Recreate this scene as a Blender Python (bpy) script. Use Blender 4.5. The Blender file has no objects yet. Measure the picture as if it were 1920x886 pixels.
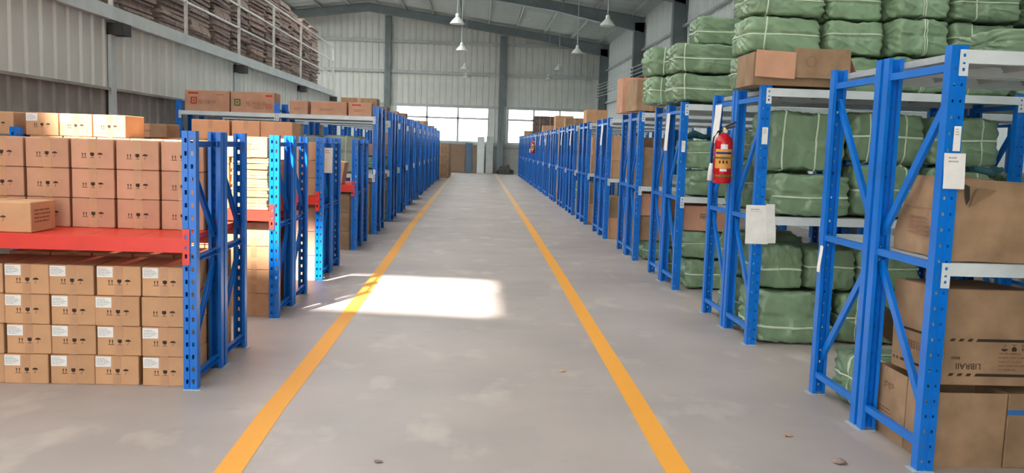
import bpy, bmesh, math, random
from mathutils import Vector, Matrix, noise

PI = math.pi
scene = bpy.context.scene
COL = scene.collection
random.seed(7)

# ------------------------------------------------------------------ camera
F_PX, PITCH, YAW, ROLL, EYE = 1595.19, 0.105217, 0.044651, 0.032444, 1.5
_fw = Vector((math.sin(YAW) * math.cos(PITCH), math.cos(YAW) * math.cos(PITCH), -math.sin(PITCH)))
_rt0 = Vector((math.cos(YAW), -math.sin(YAW), 0))
_up0 = _rt0.cross(_fw)
_rt = math.cos(ROLL) * _rt0 + math.sin(ROLL) * _up0
_up = -math.sin(ROLL) * _rt0 + math.cos(ROLL) * _up0
cam_data = bpy.data.cameras.new('camera')
cam_data.sensor_fit = 'HORIZONTAL'
cam_data.sensor_width = 36.0
cam_data.lens = F_PX * 36.0 / 1920.0
cam_data.clip_end = 300
cam = bpy.data.objects.new('camera', cam_data)
COL.objects.link(cam)
m = Matrix((_rt, _up, -_fw)).transposed().to_4x4()
m.translation = Vector((0, 0, EYE))
cam.matrix_world = m
scene.camera = cam

# ------------------------------------------------------------------ sky, sun, exposure
world = bpy.data.worlds.new('sky')
scene.world = world
world.use_nodes = True
wn = world.node_tree.nodes
wn['Background'].inputs[0].default_value = (1.0, 0.985, 0.97, 1)
wn['Background'].inputs[1].default_value = 1.15
sun_d = bpy.data.lights.new('sun', 'SUN')
sun_d.energy = 4.6
sun_d.color = (1.0, 0.93, 0.84)
sun_d.angle = math.radians(1.4)
sun = bpy.data.objects.new('sun', sun_d)
SUN_DIR = Vector((0.40, 0.90, -1.0)).normalized()
sun.rotation_euler = SUN_DIR.to_track_quat('-Z', 'Y').to_euler()
sun.location = (-6, -8, 20)
COL.objects.link(sun)
vs = scene.view_settings
vs.view_transform = 'Standard'
vs.look = 'None'
vs.gamma = 1.0
vs.use_curve_mapping = False
vs.exposure = 2.36


# ------------------------------------------------------------------ materials
def srgb(r, g, b):
    def c(v):
        v /= 255.0
        return v / 12.92 if v <= 0.04045 else ((v + 0.055) / 1.055) ** 2.4
    return (c(r), c(g), c(b), 1.0)


MATS = {}


def mat(name, col, rough=0.6, metal=0.0, var=0.12, vscale=3.0, bump=0.0, bscale=40.0, stretch=(1, 1, 1), col2=None, spec=0.5, vary_obj=0.0):
    mt = bpy.data.materials.new(name)
    mt.use_nodes = True
    nt = mt.node_tree
    n, l = nt.nodes, nt.links
    b = n['Principled BSDF']
    b.inputs['Roughness'].default_value = rough
    b.inputs['Metallic'].default_value = metal
    b.inputs['Specular IOR Level'].default_value = spec
    tc = n.new('ShaderNodeTexCoord')
    mp = n.new('ShaderNodeMapping')
    mp.inputs['Scale'].default_value = stretch
    l.new(tc.outputs['Object'], mp.inputs['Vector'])
    nz = n.new('ShaderNodeTexNoise')
    nz.inputs['Scale'].default_value = vscale
    nz.inputs['Detail'].default_value = 5
    l.new(mp.outputs['Vector'], nz.inputs['Vector'])
    mix = n.new('ShaderNodeMix')
    mix.data_type = 'RGBA'
    c2 = col2 if col2 else tuple(max(0, x * (1 - 3 * var)) for x in col[:3]) + (1,)
    mix.inputs['A'].default_value = tuple(min(1, x * (1 + var)) for x in col[:3]) + (1,)
    mix.inputs['B'].default_value = c2
    rmp = n.new('ShaderNodeMapRange')
    rmp.inputs['From Min'].default_value = 0.35
    rmp.inputs['From Max'].default_value = 0.75
    l.new(nz.outputs['Fac'], rmp.inputs['Value'])
    l.new(rmp.outputs['Result'], mix.inputs['Factor'])
    out = mix.outputs['Result']
    if vary_obj:
        oi = n.new('ShaderNodeObjectInfo')
        hs = n.new('ShaderNodeHueSaturation')
        mr = n.new('ShaderNodeMapRange')
        mr.inputs['To Min'].default_value = 1 - vary_obj
        mr.inputs['To Max'].default_value = 1 + vary_obj
        l.new(oi.outputs['Random'], mr.inputs['Value'])
        l.new(mr.outputs['Result'], hs.inputs['Value'])
        l.new(out, hs.inputs['Color'])
        out = hs.outputs['Color']
    l.new(out, b.inputs['Base Color'])
    if bump:
        bn = n.new('ShaderNodeTexNoise')
        bn.inputs['Scale'].default_value = bscale
        bn.inputs['Detail'].default_value = 6
        l.new(mp.outputs['Vector'], bn.inputs['Vector'])
        bp = n.new('ShaderNodeBump')
        bp.inputs['Strength'].default_value = bump
        bp.inputs['Distance'].default_value = 0.02
        l.new(bn.outputs['Fac'], bp.inputs['Height'])
        l.new(bp.outputs['Normal'], b.inputs['Normal'])
    MATS[name] = mt
    return mt


mat('blue', srgb(0, 114, 212), 0.34, 0.0, 0.06, 6, spec=0.5)
mat('white_steel', srgb(214, 222, 224), 0.4, 0.0, 0.05, 5)
mat('deck_steel', srgb(186, 190, 190), 0.5, 0.2, 0.08, 4)
mat('red_steel', srgb(226, 62, 50), 0.38, 0.0, 0.05, 4)
mat('carton', srgb(205, 158, 118), 0.8, 0, 0.05, 5, vary_obj=0.08)
mat('carton_old', srgb(162, 131, 101), 0.8, 0, 0.1, 7, bump=0.12, bscale=9, vary_obj=0.1)
mat('carton_pink', srgb(200, 150, 122), 0.8, 0, 0.06, 5, vary_obj=0.08)
mat('tape', srgb(196, 149, 112), 0.32, 0, 0.05, 8)
mat('ink', srgb(58, 40, 30), 0.8, 0, 0.1, 30)
mat('ink_faint', srgb(142, 100, 76), 0.8, 0, 0.1, 30)
mat('ink_red', srgb(190, 62, 48), 0.8, 0, 0.1, 30)
mat('ink_blue', srgb(40, 60, 120), 0.7, 0, 0.1, 30)
mat('ink_green', srgb(60, 110, 60), 0.8, 0, 0.1, 30)
mat('paper', srgb(238, 236, 232), 0.75, 0, 0.03, 14)
mat('paper_line', srgb(168, 166, 168), 0.8, 0, 0.05, 14)
mat('bale', srgb(128, 154, 122), 0.36, 0, 0.09, 5, bump=0.3, bscale=16, stretch=(1, 1, 0.7), vary_obj=0.16)
def crease(name, strength):
    mt = MATS[name]
    n, l = mt.node_tree.nodes, mt.node_tree.links
    b = n['Principled BSDF']
    tc = n.new('ShaderNodeTexCoord')
    oi = n.new('ShaderNodeObjectInfo')
    mp = n.new('ShaderNodeMapping')
    mp.inputs['Scale'].default_value = (1, 1, .55)
    l.new(tc.outputs['Object'], mp.inputs['Vector'])
    l.new(oi.outputs['Random'], mp.inputs['Location'])
    t = n.new('ShaderNodeTexNoise')
    t.noise_type = 'RIDGED_MULTIFRACTAL'
    t.inputs['Scale'].default_value = 5.0
    t.inputs['Detail'].default_value = 5
    t.inputs['Distortion'].default_value = .7
    l.new(mp.outputs['Vector'], t.inputs['Vector'])
    bp = n.new('ShaderNodeBump')
    bp.inputs['Strength'].default_value = strength
    bp.inputs['Distance'].default_value = .03
    l.new(t.outputs['Fac'], bp.inputs['Height'])
    old = b.inputs['Normal'].links[0].from_socket
    l.new(old, bp.inputs['Normal'])
    l.new(bp.outputs['Normal'], b.inputs['Normal'])


mat('bale_grey', srgb(150, 158, 146), 0.45, 0, 0.12, 5, bump=0.5, bscale=7, vary_obj=0.1)
crease('bale', .45)
crease('bale_grey', .6)
mat('strap', srgb(205, 222, 196), 0.5, 0, 0.04, 10)
mat('cardboard_sheet', srgb(196, 160, 112), 0.85, 0, 0.1, 8, vary_obj=0.12)
mat('bundle', srgb(142, 122, 112), 0.7, 0, 0.2, 9, bump=0.3, bscale=14, vary_obj=0.2)
mat('siding', srgb(206, 206, 198), 0.45, 0.15, 0.05, 1.2, stretch=(1, 1, .2))
mat('siding_far', srgb(222, 224, 218), 0.5, 0.1, 0.04, 1.2)
mat('siding_dirty', srgb(150, 144, 137), 0.6, 0.1, 0.12, 2)
mat('siding_pale', srgb(226, 232, 232), 0.5, 0.1, 0.04, 1.2)
mat('roof_sheet', srgb(208, 216, 214), 0.6, 0.1, 0.05, 1)
mat('steel_grey', srgb(126, 138, 140), 0.5, 0.1, 0.06, 2)
mat('steel_pale', srgb(190, 196, 194), 0.5, 0.1, 0.05, 3)
mat('rail', srgb(206, 204, 198), 0.4, 0.2, 0.08, 8)
mat('dark', srgb(48, 46, 46), 0.7, 0, 0.1, 6)
mat('plaster', srgb(178, 176, 172), 0.85, 0, 0.06, 2)
mat('brown_board', srgb(150, 122, 100), 0.7, 0, 0.05, 2)
mat('blue_board', srgb(92, 116, 142), 0.6, 0, 0.05, 2)
mat('lamp_enamel', srgb(225, 230, 226), 0.35, 0.1, 0.03, 6)
mat('red_paint', srgb(205, 24, 36), 0.25, 0, 0.03, 6)
mat('yellow_label', srgb(232, 164, 76), 0.6, 0, 0.04, 20)
mat('black', srgb(24, 24, 26), 0.45, 0, 0.05, 10)
mat('brass', srgb(190, 160, 90), 0.3, 0.8, 0.05, 10)
mat('teal_cloth', srgb(40, 88, 96), 0.85, 0, 0.2, 14)
mat('tarp', srgb(72, 72, 66), 0.7, 0, 0.2, 6)
mat('concrete_out', srgb(190, 186, 180), 0.85, 0, 0.05, 0.5)
mat('blue_tape', srgb(58, 120, 190), 0.4, 0, 0.03, 8)


def floor_material():
    mt = bpy.data.materials.new('concrete_floor')
    mt.use_nodes = True
    n, l = mt.node_tree.nodes, mt.node_tree.links
    b = n['Principled BSDF']
    tc = n.new('ShaderNodeTexCoord')

    def nz(scale, detail, stretch=(1, 1, 1)):
        mp = n.new('ShaderNodeMapping')
        mp.inputs['Scale'].default_value = stretch
        l.new(tc.outputs['Object'], mp.inputs['Vector'])
        t = n.new('ShaderNodeTexNoise')
        t.inputs['Scale'].default_value = scale
        t.inputs['Detail'].default_value = detail
        l.new(mp.outputs['Vector'], t.inputs['Vector'])
        return t.outputs['Fac']

    def mixc(f, a, bb, lo, hi):
        mr = n.new('ShaderNodeMapRange')
        mr.inputs['From Min'].default_value = lo
        mr.inputs['From Max'].default_value = hi
        l.new(f, mr.inputs['Value'])
        mx = n.new('ShaderNodeMix')
        mx.data_type = 'RGBA'
        l.new(mr.outputs['Result'], mx.inputs['Factor'])
        for sock, v in (('A', a), ('B', bb)):
            if isinstance(v, tuple):
                mx.inputs[sock].default_value = v
            else:
                l.new(v, mx.inputs[sock])
        return mx.outputs['Result']
    base = mixc(nz(0.9, 6), srgb(179, 166, 160), srgb(163, 152, 147), 0.35, 0.65)
    base = mixc(nz(2.6, 5, (1, .6, 1)), base, srgb(190, 178, 169), 0.56, 0.7)
    base = mixc(nz(7, 8, (.5, 1.2, 1)), base, srgb(158, 150, 144), 0.6, 0.85)
    base = mixc(nz(55, 3), base, srgb(120, 112, 106), 0.74, 0.84)
    l.new(base, b.inputs['Base Color'])
    mr = n.new('ShaderNodeMapRange')
    mr.inputs['To Min'].default_value = 0.38
    mr.inputs['To Max'].default_value = 0.62
    l.new(nz(1.7, 5), mr.inputs['Value'])
    l.new(mr.outputs['Result'], b.inputs['Roughness'])
    bp = n.new('ShaderNodeBump')
    bp.inputs['Strength'].default_value = 0.08
    l.new(nz(18, 6), bp.inputs['Height'])
    l.new(bp.outputs['Normal'], b.inputs['Normal'])
    MATS['floor'] = mt


def line_material():
    mt = bpy.data.materials.new('yellow_floor_paint')
    mt.use_nodes = True
    n, l = mt.node_tree.nodes, mt.node_tree.links
    b = n['Principled BSDF']
    b.inputs['Roughness'].default_value = 0.6
    tc = n.new('ShaderNodeTexCoord')
    sp = n.new('ShaderNodeSeparateXYZ')
    l.new(tc.outputs['Object'], sp.inputs[0])
    t = n.new('ShaderNodeTexNoise')
    t.inputs['Scale'].default_value = 5
    t.inputs['Detail'].default_value = 8
    l.new(tc.outputs['Object'], t.inputs['Vector'])
    mr = n.new('ShaderNodeMapRange')          # wear grows with traffic towards the far end
    mr.inputs['From Min'].default_value = 8
    mr.inputs['From Max'].default_value = 30
    mr.inputs['To Min'].default_value = -0.28
    mr.inputs['To Max'].default_value = 0.22
    l.new(sp.outputs['Y'], mr.inputs['Value'])
    ad = n.new('ShaderNodeMath')
    ad.operation = 'ADD'
    l.new(mr.outputs['Result'], ad.inputs[0])
    l.new(t.outputs['Fac'], ad.inputs[1])
    m2 = n.new('ShaderNodeMapRange')
    m2.inputs['From Min'].default_value = 0.42
    m2.inputs['From Max'].default_value = 0.72
    l.new(ad.outputs[0], m2.inputs['Value'])
    mx = n.new('ShaderNodeMix')
    mx.data_type = 'RGBA'
    mx.inputs['A'].default_value = srgb(240, 164, 52)
    mx.inputs['B'].default_value = srgb(206, 186, 160)
    l.new(m2.outputs['Result'], mx.inputs['Factor'])
    l.new(mx.outputs['Result'], b.inputs['Base Color'])
    MATS['yellow_line'] = mt


def glass_material():
    mt = bpy.data.materials.new('window_glass')
    mt.use_nodes = True
    n, l = mt.node_tree.nodes, mt.node_tree.links
    n.remove(n['Principled BSDF'])
    t = n.new('ShaderNodeBsdfTransparent')
    t.inputs[0].default_value = (0.9, 0.93, 0.93, 1)
    g = n.new('ShaderNodeBsdfGlossy')
    g.inputs['Roughness'].default_value = 0.05
    mx = n.new('ShaderNodeMixShader')
    mx.inputs[0].default_value = 0.05
    l.new(t.outputs[0], mx.inputs[1])
    l.new(g.outputs[0], mx.inputs[2])
    l.new(mx.outputs[0], n['Material Output'].inputs['Surface'])
    MATS['glass'] = mt


def added_skylight_material():  # translucent roof sheet, added as a source of soft daylight
    mt = bpy.data.materials.new('added_skylight_sheet')
    mt.use_nodes = True
    n, l = mt.node_tree.nodes, mt.node_tree.links
    n.remove(n['Principled BSDF'])
    t = n.new('ShaderNodeBsdfTranslucent')
    t.inputs[0].default_value = (0.74, 0.80, 0.82, 1)
    l.new(t.outputs[0], n['Material Output'].inputs['Surface'])
    MATS['added_skylight'] = mt


added_skylight_material()
floor_material()
line_material()
glass_material()


# ------------------------------------------------------------------ mesh helpers
class MB:
    def __init__(self):
        self.v, self.f = [], []

    def face(self, pts):
        i = len(self.v)
        self.v.extend([tuple(p) for p in pts])
        self.f.append(tuple(range(i, i + len(pts))))

    def box(self, x0, x1, y0, y1, z0, z1, M=None):
        i = len(self.v)
        p = [(x0, y0, z0), (x1, y0, z0), (x1, y1, z0), (x0, y1, z0), (x0, y0, z1), (x1, y0, z1), (x1, y1, z1), (x0, y1, z1)]
        if M is not None:
            p = [tuple(M @ Vector(q)) for q in p]
        self.v.extend(p)
        for q in ((0, 3, 2, 1), (4, 5, 6, 7), (0, 1, 5, 4), (1, 2, 6, 5), (2, 3, 7, 6), (3, 0, 4, 7)):
            self.f.append(tuple(i + k for k in q))

    def bar(self, a, b, w, t, side=(1, 0, 0)):
        """box from a to b, w wide across, t thick along SIDE"""
        a, b = Vector(a), Vector(b)
        d = (b - a)
        L = d.length
        d.normalize()
        s = Vector(side)
        s = (s - d * s.dot(d)).normalized()
        u = d.cross(s)
        M = Matrix((s, u, d)).transposed().to_4x4()
        M.translation = a
        self.box(-t / 2, t / 2, -w / 2, w / 2, 0, L, M)

    def tube(self, pts, r, n=8, caps=True):
        pts = [Vector(p) for p in pts]
        rings = []
        for k, p in enumerate(pts):
            d = (pts[min(k + 1, len(pts) - 1)] - pts[max(k - 1, 0)]).normalized()
            s = Vector((0, 0, 1)) if abs(d.z) < 0.9 else Vector((1, 0, 0))
            a = d.cross(s).normalized()
            bb = d.cross(a)
            rr = r[k] if isinstance(r, (list, tuple)) else r
            i = len(self.v)
            for q in range(n):
                t = 2 * PI * q / n
                self.v.append(tuple(p + a * math.cos(t) * rr + bb * math.sin(t) * rr))
            rings.append(i)
        for k in range(len(rings) - 1):
            for q in range(n):
                q2 = (q + 1) % n
                self.f.append((rings[k] + q, rings[k] + q2, rings[k + 1] + q2, rings[k + 1] + q))
        if caps:
            self.f.append(tuple(rings[0] + q for q in range(n))[::-1])
            self.f.append(tuple(rings[-1] + q for q in range(n)))

    def lathe(self, prof, n=24, c=(0, 0)):
        rings = []
        for r, z in prof:
            i = len(self.v)
            for q in range(n):
                t = 2 * PI * q / n
                self.v.append((c[0] + r * math.cos(t), c[1] + r * math.sin(t), z))
            rings.append(i)
        for k in range(len(rings) - 1):
            for q in range(n):
                q2 = (q + 1) % n
                self.f.append((rings[k] + q, rings[k] + q2, rings[k + 1] + q2, rings[k + 1] + q))

    def mesh(self, name, material, smooth=False):
        me = bpy.data.meshes.new(name)
        me.from_pydata(self.v, [], self.f)
        me.materials.append(MATS[material])
        if smooth:
            me.polygons.foreach_set('use_smooth', [True] * len(me.polygons))
        me.update()
        return me


CACHE = {}
ORD = ['first', 'second', 'third', 'fourth', 'fifth', 'sixth', 'seventh', 'eighth', 'ninth', 'tenth', 'eleventh', 'twelfth', 'thirteenth', 'fourteenth', 'fifteenth', 'sixteenth', 'seventeenth', 'eighteenth']
LAYER = ['bottom', 'second', 'third', 'fourth', 'fifth', 'sixth']


def cached(key, fn):
    if key not in CACHE:
        CACHE[key] = fn()
    return CACHE[key]


def put(name, me, parent=None, loc=(0, 0, 0), rot=(0, 0, 0), scale=(1, 1, 1)):
    o = bpy.data.objects.new(name, me)
    COL.objects.link(o)
    o.location, o.rotation_euler, o.scale = loc, rot, scale
    if parent:
        o.parent = parent
    return o


def tag(o, label, cat, group=None):
    o['label'] = label
    o['category'] = cat
    if group:
        o['group'] = group
    return o


def struct(o):
    o['kind'] = 'structure'
    return o


def thing(name, label, cat, loc=(0, 0, 0), rot=(0, 0, 0), group=None, scale=(1, 1, 1)):
    return tag(put(name, None, None, loc, rot, scale), label, cat, group)


def one(name, mb, material, parent=None, loc=(0, 0, 0), rot=(0, 0, 0), smooth=False):
    return put(name, mb.mesh(name, material, smooth), parent, loc, rot)


def boxmesh(w, d, h, material, bevel=0.004):
    """box centred in x and y with its base at z = 0 and broken edges"""
    def mk():
        bm = bmesh.new()
        bmesh.ops.create_cube(bm, size=1)
        for v in bm.verts:
            v.co = Vector((v.co.x * w, v.co.y * d, (v.co.z + .5) * h))
        if bevel:
            bmesh.ops.bevel(bm, geom=bm.edges[:], offset=bevel, segments=1, affect='EDGES')
        me = bpy.data.meshes.new('box')
        bm.to_mesh(me)
        bm.free()
        me.materials.append(MATS[material])
        return me
    return cached(('box', round(w, 4), round(d, 4), round(h, 4), material, bevel), mk)


def textmesh(s, size, material):
    def mk():
        cu = bpy.data.curves.new('text', 'FONT')
        cu.body = s
        cu.size = size
        cu.align_x = 'CENTER'
        cu.align_y = 'CENTER'
        cu.resolution_u = 3
        cu.extrude = 0.0004
        ob = bpy.data.objects.new('text_tmp', cu)
        COL.objects.link(ob)
        dg = bpy.context.evaluated_depsgraph_get()
        dg.update()
        me = bpy.data.meshes.new_from_object(ob.evaluated_get(dg))
        bpy.data.objects.remove(ob)
        me.materials.clear()
        me.materials.append(MATS[material])
        return me
    return cached(('text', s, size, material), mk)


# ------------------------------------------------------------------ the building
X_R, X_L, Y_FAR, Y_NEAR = 6.85, -18.4, 47.0, -6.0
RIDGE_X, RIDGE_Z, EAVE_Z = -5.8, 8.85, 7.12
SLOPE = (RIDGE_Z - EAVE_Z) / (X_R - RIDGE_X)


def roof_z(x):
    return RIDGE_Z - SLOPE * abs(x - RIDGE_X)


mb = MB()
mb.box(X_L, X_R + .2, Y_NEAR, Y_FAR + .2, -0.3, 0)
struct(one('floor', mb, 'floor'))
mb = MB()
mb.box(-45, 35, -40, Y_NEAR, -0.32, -0.02)
struct(one('ground', mb, 'concrete_out'))


def corr_panel(w, h, pitch, rib, material, along='x'):
    """trapezoid-ribbed sheet; runs along +x, ribs stand up z and come out towards -y"""
    def mk():
        b = MB()
        prof = []
        n = max(1, round(w / pitch))
        p = w / n
        for k in range(n):
            x = k * p
            prof += [(x, 0), (x + p * .68, 0), (x + p * .76, -rib), (x + p * .92, -rib)]
        prof.append((w, 0))
        t = 0.004
        for (xa, ya), (xb, yb) in zip(prof, prof[1:]):
            b.face([(xa, ya, 0), (xb, yb, 0), (xb, yb, h), (xa, ya, h)])
            b.face([(xb, yb + t, 0), (xa, ya + t, 0), (xa, ya + t, h), (xb, yb + t, h)])
        return b.mesh('wall_panel', material)
    return cached(('corr', w, h, pitch, rib, material), mk)


# far gable: masonry dado, window band, ribbed sheets above
wall_far = struct(put('wall_far', None, None, (0, Y_FAR, 0)))
mb = MB()
mb.box(X_L, X_R, 0, .2, 0, 1.55)
one('dado', mb, 'plaster', wall_far)
mb = MB()
mb.box(X_L, X_R, -.06, .2, 1.55, 1.66)
one('sill', mb, 'steel_pale', wall_far)
mb = MB()
mb.box(X_L, X_R, -.03, 0, 1.36, 1.42)
one('ledge', mb, 'steel_grey', wall_far)
WINS = [(-4.45, 0.62), (1.66, 5.95)]
mb = MB()
for xa, xb in ((-18.4, -4.45), (0.62, 1.66), (5.95, 6.85)):
    mb.box(xa, xb, .06, .12, 1.66, 3.6)
one('pier', mb, 'siding_far', wall_far)
xx = X_L
while xx < X_R - .01:
    w = min(1.0, X_R - xx)
    put('wall_panel', corr_panel(round(w, 3), 5.0, 0.33, 0.035, 'siding_far'), wall_far, (xx, 0, 3.6))
    xx += 1.0
put('wall_panel', corr_panel(.95, 1.94, 0.33, 0.035, 'siding_far'), wall_far, (.66, .04, 1.66))
for z in (3.58, 5.35, 6.95):
    mb = MB()
    mb.box(X_L, X_R - .3, -.16, -.036, z, z + .07)
    mb.box(X_L, X_R - .3, -.16, -.15, z - .09, z)
    one('girt', mb, 'steel_pale', wall_far)
for x in (-11.5, -4.9, 1.28):
    mb = MB()
    mb.box(x - .16, x + .16, -.40, -.38, 0, roof_z(x) - .5)
    mb.box(x - .16, x + .16, -.16, -.14, 0, roof_z(x) - .5)
    mb.box(x - .01, x + .01, -.40, -.14, 0, roof_z(x) - .5)
    one('column', mb, 'steel_grey', wall_far)
for i, (xa, xb) in enumerate(WINS):
    w = struct(put('window_%d' % (i + 1), None, None, (xa, Y_FAR, 1.66)))
    W = xb - xa
    mb = MB()
    mb.box(0, W, .04, .1, 0, .05)
    mb.box(0, W, .04, .1, 1.89, 1.94)
    mb.box(0, .05, .04, .1, 0, 1.94)
    mb.box(W - .05, W, .04, .1, 0, 1.94)
    one('window_frame', mb, 'steel_pale', w)
    nx = 3
    for k in range(1, nx):
        mb = MB()
        mb.box(W * k / nx - .05, W * k / nx + .05, .045, .095, .05, 1.89)
        one('mullion', mb, 'steel_pale', w)
    mb = MB()
    mb.box(.05, W - .05, .045, .095, 1.24, 1.33)
    one('transom', mb, 'steel_pale', w)
    for k in range(nx):
        for z0, z1 in ((.05, 1.24), (1.33, 1.89)):
            mb = MB()
            mb.box(W * k / nx + .025, W * (k + 1) / nx - .025, .068, .072, z0, z1)
            one('pane', mb, 'glass', w)

# right side wall
wall_right = struct(put('wall_right', None, None, (X_R, 0, 0)))
yy = Y_NEAR
while yy < Y_FAR - .01:
    put('wall_panel', corr_panel(1.0, 7.3, 0.25, 0.03, 'siding_pale'), wall_right, (0, yy + 1, 0), (0, 0, -PI / 2))
    yy += 1.0
for z in (3.9, 5.6):
    mb = MB()
    mb.box(-.16, -.04, Y_NEAR, Y_FAR - .5, z, z + .07)
    one('girt', mb, 'steel_pale', wall_right)

wall_left = struct(put('wall_left', None, None, (X_L, 0, 0)))
yy = Y_NEAR
while yy < Y_FAR - .01:
    put('wall_panel', corr_panel(1.0, 7.3, 0.25, 0.03, 'siding'), wall_left, (0, yy, 0), (0, 0, PI / 2))
    yy += 1.0
# lintel and sides of the unseen loading end, opening sized to steer daylight
mb = MB()
mb.box(X_L, X_R, Y_NEAR, Y_NEAR + .1, 5.2, 8.9)
mb.box(X_L, -7.0, Y_NEAR, Y_NEAR + .1, 0, 5.2)
mb.box(.2, X_R, Y_NEAR, Y_NEAR + .1, 0, 5.2)
struct(one('wall_near', mb, 'siding'))

# portal frames: columns and haunched rafters
FR_Y = [45.4, 35.6, 28.5, 21.4, 14.3, 7.2, -1.2]
for y in FR_Y:
    fr = struct(put('portal_frame', None, None, (0, y, 0)))
    for s, xw in ((1, X_R), (-1, X_L)):
        x0 = xw - s * .06
        mb = MB()
        for xo in (.42, .0):
            xa = x0 - s * xo
            mb.box(min(xa, xa - s * .02), max(xa, xa - s * .02), -.14, .14, 0, 6.75)
        mb.box(min(x0, x0 - s * .42), max(x0, x0 - s * .42), -.006, .006, 0, 6.75)
        one('column', mb, 'steel_grey', fr)
    for s, xw in ((1, X_R), (-1, X_L)):
        mb = MB()
        ctrl = []
        for t in (0, .3, 1.0):
            x = xw - s * .06 + (RIDGE_X - xw + s * .06) * t
            zt = roof_z(x) - .2
            ctrl.append((x, zt, zt - (.62, .36, .42)[(0, .3, 1.0).index(t)]))
        for (xa, ta, ba), (xb, tb, bb_) in zip(ctrl, ctrl[1:]):
            for za, zb, hw in ((ta, tb, .13), (ba, bb_, .13)):
                i = len(mb.v)
                for dz in (0, .02):
                    mb.v += [(xa, -hw, za + dz), (xb, -hw, zb + dz), (xb, hw, zb + dz), (xa, hw, za + dz)]
                for q in ((0, 1, 2, 3), (7, 6, 5, 4), (0, 4, 5, 1), (2, 6, 7, 3)):
                    mb.f.append(tuple(i + k for k in q))
            for yo in (-.006, .006):
                mb.face([(xa, yo, ba), (xb, yo, bb_), (xb, yo, tb), (xa, yo, ta)])
        one('rafter', mb, 'steel_grey', fr)

# roof: ribbed sheets on purlins; a clear roof-light opening lets one shaft of sun in
ceiling = struct(put('ceiling', None, None, (0, 0, 0)))
HOLE = (-6.35, -3.2, -0.25, 1.75)       # x0, x1, y0, y1


def roof_piece(xa, xb, material='roof_sheet'):
    """1 m wide ribbed sheet between two x positions on one slope, local y 0..1"""
    def mk():
        b = MB()
        za, zb = roof_z(xa), roof_z(xb)
        prof = []
        for k in range(4):
            y = k * .25
            prof += [(y, 0), (y + .17, 0), (y + .19, -.035), (y + .23, -.035)]
        prof.append((1.0, 0))
        for (ya, da), (yb, db) in zip(prof, prof[1:]):
            b.face([(xa, ya, za + da), (xb, ya, zb + da), (xb, yb, zb + db), (xa, yb, za + db)])
            if material == 'roof_sheet':
                b.face([(xa, yb, za + db + .01), (xb, yb, zb + db + .01), (xb, ya, zb + da + .01), (xa, ya, za + da + .01)])
        return b.mesh('roof_panel', material)
    return cached(('roof', xa, xb, material), mk)


yy = Y_NEAR - .25
while yy < Y_FAR + .2:
    hole = yy + 1 > HOLE[2] + .01 and yy < HOLE[3] - .01
    if hole:
        put('roof_panel', roof_piece(HOLE[1], X_R + .3), ceiling, (0, yy, 0))
        put('roof_panel', roof_piece(X_L - .3, HOLE[0]), ceiling, (0, yy, 0))
    else:
        kr = round(yy - Y_NEAR + .25)
        if (kr % 3 == 1 and yy < 14) or (kr % 3 != 0 and 14 < yy < 32):                    # translucent lengths added, mostly out of view, to brighten the inside
            put('roof_panel', roof_piece(RIDGE_X, -5.4), ceiling, (0, yy, 0))
            put('added_skylight_sheet', roof_piece(-5.4, -1.6, 'added_skylight'), ceiling, (0, yy, 0))
            if yy < 10:  # extra translucent length added to lift the near right floor
                put('roof_panel', roof_piece(-1.6, 2.4), ceiling, (0, yy, 0))
                put('added_skylight_sheet', roof_piece(2.4, 5.2, 'added_skylight'), ceiling, (0, yy, 0))
                put('roof_panel', roof_piece(5.2, X_R + .3), ceiling, (0, yy, 0))
            else:
                put('roof_panel', roof_piece(-1.6, X_R + .3), ceiling, (0, yy, 0))
        else:
            put('roof_panel', roof_piece(RIDGE_X, X_R + .3), ceiling, (0, yy, 0))
        if (kr % 2 == 0 and yy < 14) or (kr % 4 != 3 and 14 < yy < 41):  # more translucent lengths added on the left slope as fill light
            put('roof_panel', roof_piece(X_L - .3, -12), ceiling, (0, yy, 0))
            put('added_skylight_sheet', roof_piece(-12, -6.2, 'added_skylight'), ceiling, (0, yy, 0))
            put('roof_panel', roof_piece(-6.2, RIDGE_X), ceiling, (0, yy, 0))
        else:
            put('roof_panel', roof_piece(X_L - .3, RIDGE_X), ceiling, (0, yy, 0))
    yy += 1.0
for x in [X_R - .6 - 1.45 * k for k in range(17)]:
    if abs(x - RIDGE_X) < .3:
        x -= .35
    z = roof_z(x)
    for ya, yb in ((Y_NEAR, HOLE[2] - .1), (HOLE[3] + .1, Y_FAR)) if HOLE[0] < x < HOLE[1] else ((Y_NEAR, Y_FAR),):
        mb = MB()
        mb.box(x - .035, x + .035, ya, yb, z - .06, z - .05)
        mb.box(x - .035, x - .027, ya, yb, z - .2, z - .06)
        mb.box(x - .035, x + .035, ya, yb, z - .2, z - .192)
        one('purlin', mb, 'steel_pale', ceiling)

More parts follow.
